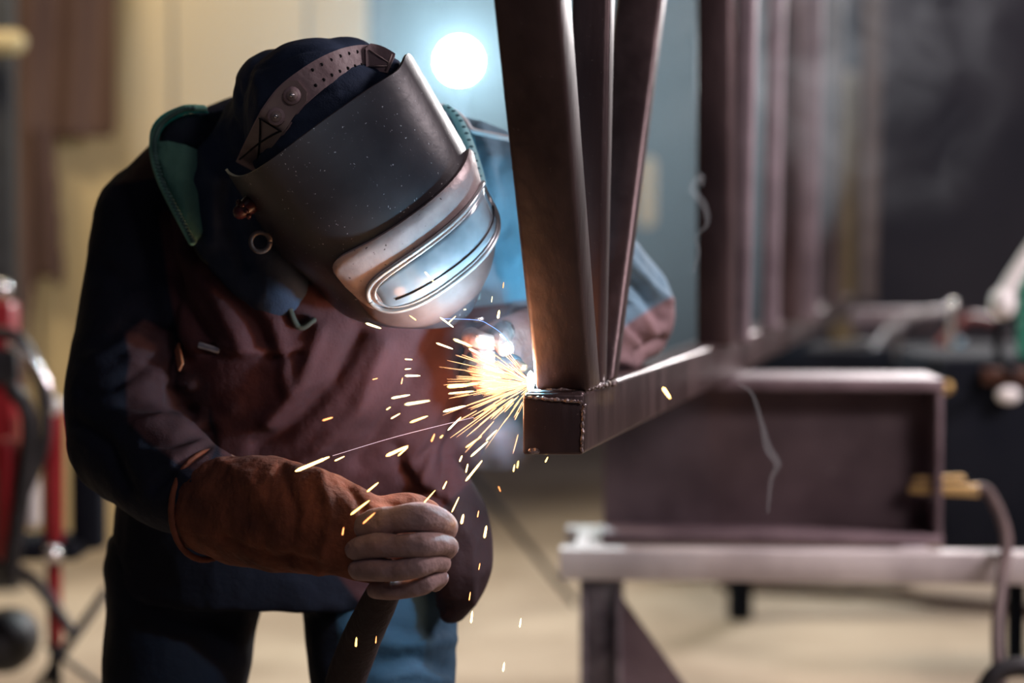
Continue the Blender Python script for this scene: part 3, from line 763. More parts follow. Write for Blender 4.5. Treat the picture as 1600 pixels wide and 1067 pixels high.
# collar leaf: stiff green cloth standing off the jacket, with stitches round its edge
GRN = mat('green_lining', (0.11, 0.30, 0.23), (0.19, 0.46, 0.34), rough=.8, scale=18, bump=.4, bscale=60)
TEAL = mat('backlit_teal_piping', (0.08, 0.62, 0.60), (0.16, 0.80, 0.76), rough=.7, scale=30, bump=.3)  # teal cloth brightened so its colour carries the backlight
CYAN = mat('backlit_piping', (0.45, 0.80, 0.86), (0.6, 0.92, 0.96), rough=.6, scale=40, bump=.4)  # cyan of light shining through the rim, put into its colour
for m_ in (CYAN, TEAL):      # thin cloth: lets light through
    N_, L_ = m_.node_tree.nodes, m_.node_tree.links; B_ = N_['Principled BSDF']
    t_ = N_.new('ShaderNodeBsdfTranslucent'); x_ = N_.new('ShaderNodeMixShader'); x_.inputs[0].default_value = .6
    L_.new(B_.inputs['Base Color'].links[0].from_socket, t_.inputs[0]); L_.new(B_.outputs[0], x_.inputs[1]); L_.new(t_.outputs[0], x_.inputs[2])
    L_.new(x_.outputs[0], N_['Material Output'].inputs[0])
def leaf(name, outline, depthf, thick, m, parent):
    """cloth leaf from an outline; depth from depthf, thickened"""
    bm = bmesh.new()
    vs = [bm.verts.new((a, b, 0)) for a, b in outline]
    f = bm.faces.new(vs)
    bmesh.ops.triangulate(bm, faces=[f]); bmesh.ops.subdivide_edges(bm, edges=bm.edges[:], cuts=3, use_grid_fill=True)
    bm.verts.index_update()
    v0 = [P(v.co.x, v.co.y, depthf(v.co.x, v.co.y)) for v in bm.verts]
    n = len(v0); fs = [tuple(v.index for v in f.verts) for f in bm.faces]
    be = [(e.verts[0].index, e.verts[1].index) for e in bm.edges if len(e.link_faces) == 1]
    bm.free()
    v = v0 + [p + Vector((0, thick, 0)) for p in v0]
    fc = fs + [tuple(i + n for i in q[::-1]) for q in fs] + [(a, b, b + n, a + n) for a, b in be]
    o = link(name, v, fc, m, parent)
    bm = bmesh.new(); bm.from_mesh(o.data); bmesh.ops.recalc_face_normals(bm, faces=bm.faces); bm.to_mesh(o.data); bm.free()
    return o
def cd(x, y): return 2.90 - .06 * (y - 170) / 200 - .03 * math.sin((x - 240) / 110 * math.pi)
leaf('collar_leaf', [(238, 222), (262, 220), (290, 226), (318, 238), (338, 250), (343, 264), (335, 276), (343, 290), (334, 318), (326, 345), (314, 368), (305, 380), (295, 362), (278, 330), (258, 290), (244, 255)],
     lambda x, y: cd(x, y) - .012, .007, GRN, jk)['label'] = 'turned-out green collar lining with stitched edge'
edge = [(300, 378), (285, 350), (268, 318), (252, 285), (241, 250), (239, 222), (247, 198), (264, 182), (288, 170), (318, 170)]
def smoothline(pts, k=6):
    out = []
    for i in range(len(pts) - 1):
        p0, p1, p2, p3 = [Vector((*pts[j], 0)) for j in (max(i - 1, 0), i, i + 1, min(i + 2, len(pts) - 1))]
        for q in range(k):
            t = q / k
            w = 0.5 * ((2 * p1) + (p2 - p0) * t + (2 * p0 - 5 * p1 + 4 * p2 - p3) * t * t + (3 * p1 - p0 - 3 * p2 + p3) * t ** 3)
            out.append((w.x, w.y))
    out.append(pts[-1]); return out
se = smoothline(edge)
m = MB(); m.tube([P(a, b, cd(a, b) - .014) for a, b in se], [.0055] * len(se), 8, 1); sub_('piping_and_rim_light', m, GRN, jk)
leaf('collar_leaf', [(250, 226), (251, 208), (260, 195), (275, 184), (294, 178), (330, 174), (380, 163), (400, 260), (345, 300), (343, 262), (318, 238), (290, 226)], lambda x, y: cd(x, y) - .002, .006, MC['navy_inner'], jk)
se2 = smoothline([(240, 235), (242, 210), (252, 192), (268, 180), (290, 172), (320, 171)])
m = MB(); m.ribbon([P(a, b, cd(a, b) - .012) for a, b in se2], [.015] * len(se2), [(1, 0, -.8)] * len(se2), .008, [(0, -1, 0)] * len(se2)); sub_('collar_rim', m, TEAL, jk, 'teal rim of the raised collar with the backlight painted in')
STI = mat('stitch_thread', (0.05, 0.13, 0.12), (0.10, 0.22, 0.2), rough=.7, scale=50)
m = MB()
for i in range(0, len(se) - 4, 1):
    a, b = se[i]; m.ball(P(a + 3, b, cd(a, b) - .021), (.0045, .002, .0028), 7, 5)
sub_('stitching', m, STI, jk)['kind'] = 'stuff'
# lower edge of the open collar
low = smoothline([(303, 376), (315, 400), (335, 415), (362, 424), (400, 432), (440, 455), (465, 510), (490, 500)])
m = MB(); m.tube([surf(a, b, .006)[0] for a, b in low], [.0042] * len(low), 8, 1); sub_('piping_and_rim_light', m, mat('dull_olive_seam', (0.035, .042, .035), (.06, .065, .05), rough=.8, scale=40), jk)
sp_ = smoothline([(688, 163), (702, 168), (716, 176), (728, 188), (737, 200), (760, 206), (800, 214)])
m = MB(); m.tube([P(a, b + 3, 2.93) for a, b in sp_], [.0042] * len(sp_), 8, 1); sub_('piping_and_rim_light', m, mat('backlit_edging', (.7, .7, .72), rough=.6), jk, 'pale tube painting the backlit edge of the far shoulder')  # thin pale tube added as the backlit rim of the shoulder
# other side of the collar, its blue arc light painted into the colours
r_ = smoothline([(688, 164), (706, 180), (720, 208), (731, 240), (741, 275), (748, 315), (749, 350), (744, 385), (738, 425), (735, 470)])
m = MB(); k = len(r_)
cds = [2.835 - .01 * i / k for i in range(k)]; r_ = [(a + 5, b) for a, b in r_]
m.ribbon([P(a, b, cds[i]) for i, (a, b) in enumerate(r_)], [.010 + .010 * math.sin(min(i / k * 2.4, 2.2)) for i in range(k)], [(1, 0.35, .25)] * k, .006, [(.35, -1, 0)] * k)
sub_('collar_rim', m, CYAN, jk, 'collar rim with the blue light painted into its colour')
m = MB()
for i in range(2, k - 8, 2):
    a, b = r_[i]; m.ball(P(a + 4, b, cds[i] - .006), (.0035, .002, .0016), 7, 5)
sub_('stitching', m, mat('stitch_dark', (.05, .2, .25)), jk)['kind'] = 'stuff'
leaf('collar_leaf', [(700, 180), (735, 190), (768, 330), (772, 470), (742, 475), (748, 330), (735, 250)], lambda x, y: 2.93, .006, mat('arclit_collar', (.07, .20, .27), (.10, .27, .34), rough=.8, scale=20, bump=.3), jk)
# chest zip pull and orange tag
def on_jacket(px, py, w, h, ang, t, name, m, label, bev=.0015, off=.006):
    c, n = surf(px, py, off); ca, sa = math.cos(ang), math.sin(ang)
    X = Vector((ca, 0, -sa)); X = (X - n * X.dot(n)).normalized(); Z = n.cross(X)
    q = [c + X * (a * w / 2) + Z * (b * h / 2) for a, b in ((-1, -1), (1, -1), (1, 1), (-1, 1))]
    o = auto(MB().hexa([p for p in q], [p + n * t for p in q], bev).build(name, m, jk)); o['label'] = label; return o
on_jacket(327, 543, .032, .009, .28, .004, 'zip_pull', CHROME, 'pale metal zip pull on the chest', off=.008)
on_jacket(282, 558, .017, .044, -.35, .004, 'sleeve_tag', mat('orange_tag', (.55, .20, .10), (.62, .26, .14), rough=.6), 'small orange cloth tag by the sleeve', off=.008)
on_jacket(747, 500, .018, .006, .0, .003, 'button', CHROME, 'pale snap on the jacket front')
# ---------------- hood and neck cloth
O_ = P(515, 205, 2.73)
th = math.radians(24); ps = math.radians(14)
r0 = Vector((0.87, 0, 0.50)).normalized(); dn = Vector((0.50, 0, -0.87)).normalized(); tc_ = Vector((0.03, -1, 0)).normalized()
f0 = tc_ * math.cos(th) + dn * math.sin(th); u0 = tc_ * math.sin(th) - dn * math.cos(th)
f1 = f0 * math.cos(ps) + r0 * math.sin(ps); r1 = r0 * math.cos(ps) - f0 * math.sin(ps)
f1.normalize(); r1 = (r1 - f1 * r1.dot(f1)).normalized(); u1 = r1.cross(f1) * (-1)
if u1.dot(u0) < 0: u1 = -u1
def HL(r, f, u): return O_ + r1 * r + f1 * f + u1 * u
mb = MB()
mb.ball(O_ + u1 * .004, (.112, .126, .128), 32, 24, (r1, f1, u1))
mb.ball(P(430, 155, 2.78), (.060, .08, .070), 20, 14)
mb.ball(P(540, 108, 2.74), (.055, .06, .045), 20, 14)
mb.ball(P(592, 122, 2.71), (.038, .05, .034), 20, 14)
mb.ball(P(415, 215, 2.84), (.055, .08, .085), 20, 14)
mb.tube([P(430, 215, 2.87), P(405, 310, 2.87), P(400, 370, 2.84), P(435, 450, 2.80)], [(.085, .08), (.105, .09), (.085, .06), (.05, .045)], 24, 4)
mb.tube([P(560, 200, 2.87), P(620, 300, 2.87), P(640, 400, 2.86)], [(.10, .08), (.10, .08), (.09, .06)], 24, 4)
HD = zone_mat('navy_hood_cloth', (0.030, 0.048, 0.090), [], rough=.8, bump=.35)
hood, hco, hfc = garment('hood', mb, .0045, [([(372, 160), (400, 110), (470, 80), (540, 72), (590, 84)], 3.0, -.003), ([(370, 130), (380, 200), (375, 240)], 6, -.004),
   ([(395, 100), (410, 150), (400, 200)], 10, .004), ([(300, 200), (340, 280), (330, 380)], 14, .008), ([(360, 250), (350, 330), (380, 410)], 12, -.008),
   ([(480, 150), (540, 140), (600, 130)], 7, -.0025), ([(430, 190), (500, 180), (560, 150)], 8, .003)], HD, sm=16, noise_=(.0022, 22))
HB = BVHTree.FromPolygons([Vector(c) for c in hco], hfc)
def hsurf(px, py, off=.004):
    dr = (P(px, py, 3.0) - EYE).normalized(); h = HB.ray_cast(EYE, dr)
    if h[0] is None: return P(px, py, 2.74), Vector((0, -1, 0))
    return h[0] - dr * off, h[1]

# ---------------- gloves
SU = mat('brown_suede', (0.070, 0.020, 0.011), (0.25, 0.075, 0.036), rough=.9, scale=16, bump=.7, bscale=45, lo=.3, hi=.7, detail=7)
SU2 = mat('arclit_suede_fingers', (0.30, 0.200, 0.195), (0.42, 0.290, 0.280), rough=.85, scale=30, bump=.5, bscale=60)  # arc light on the fingers put into a paler suede than the hand
mb = MB()
mb.tube([P(338, 792, 2.69), P(420, 803, 2.63), P(510, 818, 2.57), P(590, 850, 2.535)], [(.070, .066), (.077, .062), (.066, .050), (.050, .040)], 26, 6)
mb.tube([P(570, 840, 2.54), P(620, 868, 2.535)], [(.050, .036), (.046, .030)], 20, 2)
mb.tube([P(585, 800, 2.55), P(640, 790, 2.56), P(676, 800, 2.58)], [.020, .018, .014], 14, 4)    # thumb over the cable
def uv_zone(m): return m
gcre = [([(345, 720), (400, 760), (450, 850)], 10, .004), ([(440, 730), (460, 800), (450, 880)], 9, -.005), ([(500, 735), (520, 810), (500, 890)], 9, .005), ([(540, 745), (570, 800), (560, 880)], 8, -.006),
        ([(350, 840), (420, 870), (500, 880)], 9, -.005)]
gl, _, _ = garment('gauntlet_glove', mb, .0045, gcre, SU, noise_=(.003, 26)); gl['label'] = 'brown suede gauntlet glove closed in a fist round the cable'
def finger(pts, rr, name='glove_finger', par=None, m=SU2):
    mb = MB(); mb.tube([P(*p) for p in pts], rr, 16, 6)
    for k_, (i, t) in enumerate(((0, .9), (1, .9))):
        pass
    v = np.array([tuple(p) for p in mb.v]); 
    bmn = (.0016 * vnoise(v, 55, 4) + .0010 * vnoise(v, 130, 6))
    c = v.mean(0); v = v + np.array([0, -1, 0.3]) * bmn[:, None]
    return link(name, v, mb.f, m, par)
FG = [([(560, 830, 2.525), (588, 818, 2.500), (620, 812, 2.482), (655, 808, 2.474), (682, 813, 2.490), (696, 824, 2.515), (690, 840, 2.545)], (.0165, .0200, .0175, .0195, .0175, .0165, .012)),
      ([(556, 858, 2.510), (590, 851, 2.486), (622, 853, 2.470), (660, 851, 2.460), (688, 850, 2.482), (701, 855, 2.505), (690, 868, 2.535)], (.0150, .0170, .0145, .0158, .0140, .0130, .011)),
      ([(562, 889, 2.510), (592, 889, 2.488), (622, 891, 2.472), (654, 884, 2.464), (676, 878, 2.482), (690, 880, 2.504), (682, 892, 2.53)], (.0150, .0160, .0135, .0150, .0132, .0122, .010)),
      ([(586, 922, 2.525), (610, 922, 2.502), (636, 921, 2.490), (660, 914, 2.482), (676, 905, 2.494), (688, 903, 2.512), (680, 914, 2.535)], (.0110, .0128, .0112, .0128, .0118, .0110, .009))]
for pts, rr in FG: finger(pts, rr, par=gl)
# seam piece and worn patch on the gauntlet
m = MB(); cuff = [P(338 + 6 * math.cos(t * .1), 792, 2.69) for t in range(2)]
rim = MB(); cc = P(327, 790, 2.705); tt = (P(420, 803, 2.63) - P(338, 792, 2.69)).normalized(); Dd = Vector((0, 1, 0)) - tt * tt.y; Dd.normalize(); Lx = tt.cross(Dd)
ring = [cc + Lx * (.074 * math.cos(a)) + Dd * (.070 * math.sin(a)) for a in np.linspace(0, 2 * math.pi, 33)]
rim.tube(ring, [.0045] * 33, 8, 1, dome=False); rim.build('cuff_edge', SU, gl)
# left-hand glove, near the arc, fingers round the torch handle
mb = MB()
mb.tube([P(880, 532, 3.02), P(835, 535, 2.96), P(795, 545, 2.88), P(765, 552, 2.82)], [.055, .052, .046, .036], 20, 5)
gl2, _, _ = garment('gauntlet_glove', mb, .0045, [([(740, 540), (770, 560), (800, 560)], 8, .004)], mat('pale_suede', (0.26, 0.13, 0.10), (0.40, 0.22, 0.18), rough=.9, scale=20, bump=.6), noise_=(.003, 26))
gl2['label'] = 'pale suede glove beside the arc, holding the torch'
for i, (y0, y1) in enumerate(((540, 520), (556, 545), (572, 568), (586, 588))):
    finger([(768, y0, 2.82), (745 + i * 3, y0 + 2, 2.79), (735 + i * 5, y1 + 6, 2.76), (752 + i * 4, y1 + 12, 2.735), (768 + i * 3, y1 + 16, 2.745)], (.015, .0145, .0135, .0125, .011), par=gl2, m=MC['pale_suede'])
finger([(785, 530, 2.86), (788, 516, 2.80), (782, 528, 2.75), (790, 545, 2.73)], (.016, .015, .0135, .012), par=gl2, m=MC['pale_suede'])

# torch in that hand; cable in the fist
tch = thing('welding_torch', P(790, 560, 2.75), 'black welding torch reaching to the arc at the foot of the upright tube', 'welding torch')
MB().tube([P(742, 560, 2.745), P(775, 560, 2.745), P(805, 566, 2.72)], [.013, .013, .010], 12, 4).build('handle', BLACK, tch)
MB().tube([P(805, 566, 2.72), P(818, 574, 2.695)], [.007, .006], 12, 1).build('nozzle', mat('copper', (.5, .25, .14), rough=.3, metal=.9), tch)
MB().tube([P(742, 560, 2.745), P(728, 585, 2.79), P(770, 598, 2.88), P(840, 580, 3.02), P(900, 570, 3.10), P(960, 560, 3.20)], [.009] * 6, 10, 6).build('torch_lead', BLACK, tch)
m = MB(); m.tube([P(655, 815, 2.545), P(622, 880, 2.545), P(590, 945, 2.60), P(560, 1010, 2.68), P(535, 1090, 2.74), P(520, 1250, 2.76)], [.014, .018, .024, .027, .028, .028], 16, 6)
tag(m.build('cable_sleeve', mat('dark_leather_sleeve', (.018, .010, .012), (.032, .018, .02), rough=.8, scale=14, bump=.4)), 'dark leather cable sleeve running down from the gloved fist in front of the trousers', 'cable')

# ================================================================== WELDING MASK
mk = thing('welding_mask', O_ + f1 * .14 - u1 * .1, 'scratched dark welding mask with wide pale lens frame worn by the bent person', 'welding mask')
def ss(a, b, t):
    t = min(max((t - a) / (b - a), 0), 1); return t * t * (3 - 2 * t)
def Wd(u): return .147 - .018 * ss(-.10, -.19, u) - .062 * ss(-.21, -.310, u)
def Dp(u): return .142 + .010 * ss(.05, -.10, u) - .010 * ss(-.18, -.24, u) - .040 * ss(-.24, -.310, u)
def MS(a, u, off=0.0):
    """mask surface, a = angle from the face middle, u = height in head space"""
    e = .86
    s, c = math.sin(a), math.cos(a)
    x = (Wd(u) + off) * math.copysign(abs(s) ** e, s); y = (Dp(u) + off) * math.copysign(abs(c) ** e, c)
    return HL(x, y, u)
def utop(a): return .026 + .040 * math.cos(a * .85) ** 2 + .012 * ss(.6, 1.0, a) - .034 * ss(1.0, 1.6, a)
def ubot(a): return -.300 + .110 * (1 - abs(math.cos(a * .9)) ** 1.3)
na, nu = 72, 44; v = []; f = []
for sgn, off in ((0, 0.0), (1, -.0035)):
    for j in range(nu + 1):
        for i in range(na + 1):
            a = math.radians(-104 + 208 * i / na); t = j / nu
            v.append(MS(a, utop(a) * (1 - t) + ubot(a) * t, off))
N1 = (na + 1) * (nu + 1)
for j in range(nu):
    for i in range(na):
        q = (j * (na + 1) + i, j * (na + 1) + i + 1, (j + 1) * (na + 1) + i + 1, (j + 1) * (na + 1) + i)
        f.append(q); f.append(tuple(k + N1 for k in q[::-1]))
for i in range(na):
    for j in (0, nu): a = j * (na + 1) + i; f.append((a, a + 1, a + 1 + N1, a + N1))
for j in range(nu):
    for i in (0, na): a = j * (na + 1) + i; b = a + na + 1; f.append((a, b, b + N1, a + N1))
MASK = mat('scratched_mask_fibre', (0.024, 0.021, 0.026), (0.052, 0.046, 0.054), rough=.36, scale=7, bump=.04, bscale=60, spec=.6, speck=((.42, .42, .44), 230, .70), rvar=.12)
o = link('mask_shell', v, f, MASK, mk); auto(o, 50)
FR = mat('pale_lens_frame', (0.34, 0.27, 0.27), (0.50, 0.42, 0.42), rough=.42, metal=.25, scale=22, bump=.12, speck=((.10, .07, .07), 160, .68))
FR2 = mat('silver_lens_rim', (0.62, 0.64, 0.66), (0.75, 0.77, 0.8), rough=.25, metal=.6, scale=30)
def plate(name, a0, a1, uc, hh, off, base, m, n_=5.0, na_=60, nu_=14, tilt=0.0, shift=0.0):
    """raised rounded plate following the mask surface"""
    v = []; f = []
    for lay, of in ((0, off), (1, base)):
        for j in range(nu_ + 1):
            for i in range(na_ + 1):
                s = -1 + 2 * i / na_; a = math.radians(a0 + (a1 - a0) * i / na_)
                h = hh * (max(1 - abs(s) ** n_, 0)) ** (1 / 2.2)
                t = -1 + 2 * j / nu_
                edge = max(abs(t), abs(s)); o_ = of - (.003 * max(0, (edge - .9) / .1) if lay == 0 else 0)
                v.append(MS(a, uc + tilt * s - h * t, o_))
    n = (na_ + 1) * (nu_ + 1)
    for j in range(nu_):
        for i in range(na_):
            q = (j * (na_ + 1) + i, j * (na_ + 1) + i + 1, (j + 1) * (na_ + 1) + i + 1, (j + 1) * (na_ + 1) + i)
            f.append(q); f.append(tuple(k + n for k in q[::-1]))
    for i in range(na_):
        for j in (0, nu_): a = j * (na_ + 1) + i; f.append((a, a + 1, a + 1 + n, a + n))
    for j in range(nu_):
        for i in (0, na_): a = j * (na_ + 1) + i; b = a + na_ + 1; f.append((a, b, b + n, a + n))
    o = link(name, v, f, m, mk); return auto(o, 55)
A0, A1 = -53, 76
cg = plate('chin_guard', A0 - 1, A1 + 1, -.192, .084, .0045, .0, mat('glow_brown_chin_guard', (.075, .045, .042), (.13, .085, .08), rough=.62, scale=16, bump=.08), 5)  # orange glow on the lower frame plate painted as a darker brown
lf = plate('lens_frame', A0, A1, -.158, .052, .008, .0, FR, 10); lf['label'] = 'wide pale frame round the lens window'
def stadium(a0, a1, uc, hh, off, n_=4.0, k=60):
    out = []
    for q in range(k + 1):
        s = -math.cos(math.pi * q / k); out.append((s, 1))
    for q in range(1, k):
        s = math.cos(math.pi * q / k); out.append((s, -1))
    res = []
    for s, sg in out + [out[0]]:
        h = hh * (max(1 - abs(s) ** n_, 0)) ** (1 / 2.0)
        res.append(MS(math.radians(a0 + (a1 - a0) * (s + 1) / 2), uc + sg * h, off))
    return res
RG = stadium(-43, 72, -.186, .037, .010)
MB().tube(RG, [.0035] * len(RG), 8, 1, dome=False).build('lens_rim', FR2, lf)
RG = stadium(-39, 69, -.187, .031, .009)
MB().tube(RG, [.0016] * len(RG), 8, 1, dome=False).build('lens_rim', FR2, lf)
ln = plate('lens', -40, 70, -.187, .031, .0092, .004, mat('tinted_lens', (.10, .13, .16), (.34, .40, .45), rough=.16, spec=.9, scale=9, stretch=(1, 1, 1), coat=.5), 4.0); ln['label'] = 'curved glossy window under the frame'
for k_, (uo, am) in ((1, (-.016, .0)),):
    pts = [MS(math.radians(a), -.187 + uo + .006 * ((a - 20) / 50) ** 2, .0102) for a in range(-28, 66, 4)]
    MB().tube(pts, [.0012] * len(pts), 6, 1).build('lens_ridge', FR2 if k_ != 1 else MASK, lf)
# side knob and hinge washer
kp = MS(math.radians(-86), -.015, .004); kx = (MS(math.radians(-86), -.015, .02) - kp).normalized()
kn = MB().tube([kp, kp + kx * .016], [.013, .010], 20, 1, ref=tuple(u1)).build('knob', mat('dark_red_plastic', (.045, .010, .012), (.07, .016, .018), rough=.35), mk); kn['label'] = 'dark red adjusting knob at the temple'
for q in range(8):
    a = q * math.pi / 4; c = kp + kx * .010 + (u1 * math.cos(a) + f1 * math.sin(a)) * .0125
    MB().ball(c, .0035, 8, 6).build('knob_ridge', MC['dark_red_plastic'], kn)
m = MB(); cc = surf(405, 376, .01, 2.78)[0]; cc = P(407, 378, 2.69)
rp = [cc + Vector((.013 * math.cos(a), 0, .013 * math.sin(a))) for a in np.linspace(0, 2 * math.pi, 21)]
m.tube(rp, [.0035] * 21, 8, 1, dome=False); m.build('side_ring', mat('dull_grey_plastic', (.07, .06, .06), rough=.5), mk)

# headband over the hood: perforated strap, ratchet plate, front clip
HBM = mat('headband_plastic', (0.32, 0.225, 0.235), (0.44, 0.33, 0.34), rough=.5, scale=14, bump=.15, bscale=90, spec=.4)
hb2 = MB()
hp = [(386, 262), (408, 222), (430, 186), (452, 155), (480, 130), (510, 110), (540, 97), (566, 91), (590, 92), (612, 100)]
hw = [40, 44, 50, 48, 44, 42, 42, 40, 36, 28]
hps = smoothline(hp, 4); K = len(hps)
hws = [np.interp(i / (K - 1) * (len(hw) - 1), range(len(hw)), hw) for i in range(K)]
ctr = []; nrm = []; wdr = []
for i, (a, b) in enumerate(hps):
    c, n = hsurf(a, b, .007); ctr.append(c)
    a2, b2 = hps[min(i + 1, K - 1)]; a1_, b1_ = hps[max(i - 1, 0)]
    t = Vector((a2 - a1_, 0, -(b2 - b1_))).normalized(); wdr.append(Vector((t.z, 0, -t.x)))
# smooth the depth run
for _ in range(6):
    ys = [c.y for c in ctr]
    for i in range(1, K - 1): ctr[i] = P(hps[i][0], hps[i][1], min(ctr[i].y, (ys[i - 1] + ys[i + 1]) / 2))
hb2.ribbon(ctr, [w / 1150 for w in hws], wdr, .003, [(0, -1, .15)] * K)
band = auto(hb2.build('headband', HBM, mk)); band['label'] = 'perforated plastic headband strap over the hood'
HOLE = mat('hole_dark', (.006, .006, .008), rough=.9)
def bandpt(t, w, out=.002):
    i = t * (K - 1); i0 = int(min(i, K - 2)); fr = i - i0
    c = ctr[i0].lerp(ctr[i0 + 1], fr); ww = np.interp(i, range(K), hws) / 1150
    return c + wdr[i0] * (w * ww) + Vector((0, -out, 0)), wdr[i0]
hole = None
for row, ts in ((-.26, np.linspace(.50, .90, 9)), (.24, np.linspace(.47, .86, 9))):
    for t in ts:
        c, w = bandpt(t, row, .0012)
        if hole is None:
            hole = MB().tube([c + Vector((0, .003, 0)), c + Vector((0, -.0008, 0))], [.0024, .0024], 10, 1, dome=False).build('strap_hole', HOLE, band); h0 = c
        else:
            o = hole.copy(); COL.objects.link(o); o.location = hole.location + (c - h0)
# ratchet plate on the lower run with two rivets and cross ribs
pl = MB(); idx = [i for i in range(K) if .02 < i / (K - 1) < .43]
pl.ribbon([ctr[i] + Vector((0, -.003, 0)) for i in idx], [hws[i] / 1150 * (.90 if 0 < j < len(idx) - 1 else .5) for j, i in enumerate(idx)], [wdr[i] for i in idx], .003, [(0, -1, .15)] * len(idx))
rp_ = auto(pl.build('ratchet_plate', mat('ratchet_plastic', (.28, .21, .20), (.40, .31, .285), rough=.45, scale=20, bump=.1), band))
for t in (.355, .235):
    c, w = bandpt(t, 0, .0055)
    for rr_, th_, mm in ((.0125, .0012, HBM), (.0078, .0028, MC['ratchet_plastic']), (.0032, .0042, CHROME)):
        MB().tube([c + Vector((0, .002, 0)), c + Vector((0, -th_, 0))], [rr_, rr_ * .92], 20, 1, dome=False).build('rivet', mm, rp_)
for (t0, w0, t1, w1) in ((.02, -.38, .19, .36), (.02, .36, .19, -.38), (.19, -.40, .19, .38)):
    MB().tube([bandpt(t0 + (t1 - t0) * q / 6, w0 + (w1 - w0) * q / 6, .0070)[0] for q in range(7)], [.0012] * 7, 6, 1).build('rib', HOLE, rp_)
cp = MB(); idx = [i for i in range(K) if i / (K - 1) > .80]
cp.ribbon([ctr[i] + Vector((0, -.004, 0)) for i in idx], [hws[i] / 1150 * (1.12 if j > 0 else .7) for j, i in enumerate(idx)], [wdr[i] for i in idx], .004, [(0, -1, .15)] * len(idx))
clip = auto(cp.build('front_clip', HBM, band))
for (t0, w0, t1, w1) in ((.83, -.3, .97, .0), (.83, .35, .97, .2), (.97, -.45, .97, .45)):
    a, _ = bandpt(t0, w0, .0065); b, _ = bandpt(t1, w1, .0065)
    MB().cyl(a, b, .0012, 6).build('rib', MC['ratchet_plastic'], clip)
# brow piece that carries the strap down to the mask top edge

# ================================================================== SPARKS
SPY = mat('spark_glow', (1, .7, .3), emit=(1.0, .66, .20), estr=4.2)
SPW = mat('spark_glow_white', (1, .9, .6), emit=(1.0, .84, .42), estr=4.0)
SPO = mat('spark_glow_orange', (1, .4, .1), emit=(1.0, .34, .10), estr=2.6)
SPB = mat('spark_glow_big', (1, .7, .3), emit=(1.0, .62, .20), estr=9)
def spark(mb, a, b, r, n=6):
    a = Vector(a); b = Vector(b)
    mb.tube([a, a.lerp(b, .12), a.lerp(b, .8), b], [r * .35, r, r * .8, r * .3], n, 1)
def z(X): return 450 + X * .375
SPK = [  # x0 y0 x1 y1 in the photo, radius px, kind
 (462, 736, 514, 714, 2.3, 'big'), (604, 712, 637, 697, 2.0, 'big'), (641, 660, 668, 650, 1.8, 'y'), (693, 643, 727, 634, 2.2, 'w'),
 (572, 505, 595, 513, 1.7, 'w'), (612, 622, 640, 617, 1.7, 'w'), (633, 632, 671, 626, 1.9, 'w'), (633, 587, 656, 587, 1.6, 'w'),
 (633, 561, 644, 562, 1.0, 'y'), (633, 577, 642, 576, 1.0, 'y'), (682, 536, 707, 545, 1.5, 'w'), (709, 530, 737, 541, 1.7, 'w'), (733, 545, 752, 554, 1.6, 'w'),
 (688, 496, 708, 511, 1.2, 'w'), (753, 529, 774, 540, 1.5, 'w'), (781, 522, 790, 530, 1.3, 'w'), (700, 604, 731, 602, 2.1, 'big'), (731, 600, 748, 600, 1.4, 'y'),
 (701, 615, 740, 611, 1.2, 'w'), (504, 657, 520, 652, 1.4, 'o'), (523, 720, 538, 713, 1.3, 'y'), (611, 654, 625, 646, 1.3, 'y'), (604, 640, 610, 636, .9, 'y'),
 (574, 768, 591, 754, 1.5, 'y'), (548, 804, 577, 782, 1.6, 'y'), (567, 818, 586, 801, 1.3, 'o'), (584, 867, 620, 833, 1.5, 'w'), (596, 862, 604, 848, 1.0, 'o'),
 (535, 836, 537, 824, 1.2, 'o'), (652, 797, 680, 766, 1.1, 'y'), (657, 803, 668, 788, 1.0, 'o'), (673, 815, 691, 794, 1.3, 'w'), (706, 800, 717, 777, 1.1, 'y'),
 (728, 751, 753, 720, 1.7, 'big'), (692, 764, 698, 752, 1.2, 'y'), (728, 738, 731, 725, 1.3, 'y'), (718, 721, 722, 712, 1.3, 'y'), (721, 818, 724, 804, 1.8, 'big'),
 (757, 840, 760, 822, 1.7, 'big'), (746, 808, 748, 798, .9, 'o'), (779, 760, 782, 768, .9, 'o'), (802, 737, 804, 726, 1.1, 'y'), (808, 731, 810, 720, 1.0, 'y'),
 (674, 690, 679, 678, 1.6, 'o'), (688, 684, 692, 680, 1.0, 'y'), (622, 712, 637, 699, 1.3, 'y'), (627, 600, 629, 590, 1.0, 'o'), (748, 890, 750, 880, .9, 'o'),
 (733, 938, 735, 925, 1.0, 'o'), (736, 973, 738, 955, 1.7, 'big'), (812, 980, 814, 966, 1.4, 'w'), (786, 1049, 788, 1035, 1.6, 'w'), (556, 1010, 557, 996, 1.3, 'y'),
 (587, 1005, 588, 994, .9, 'o'), (778, 497, 780, 485, 1.9, 'big'), (852, 722, 856, 714, 1.3, 'y'), (1036, 606, 1047, 622, 2.4, 'big'), (786, 450, 787, 441, .8, 'o'),
 (664, 425, 680, 443, .7, 'w'), (768, 472, 769, 463, .6, 'w'), (725, 484, 728, 483, .7, 'w'), (650, 500, 640, 493, .9, 'y'), (760, 688, 776, 672, 1.3, 'y'),
 (700, 672, 720, 652, 1.4, 'w'), (728, 699, 752, 682, 1.3, 'y'), (736, 713, 762, 690, 1.4, 'w'), (582, 593, 590, 591, .8, 'o'), (700, 505, 712, 494, .9, 'y')]
M4 = {'big': SPB, 'w': SPW, 'y': SPY, 'o': SPO}
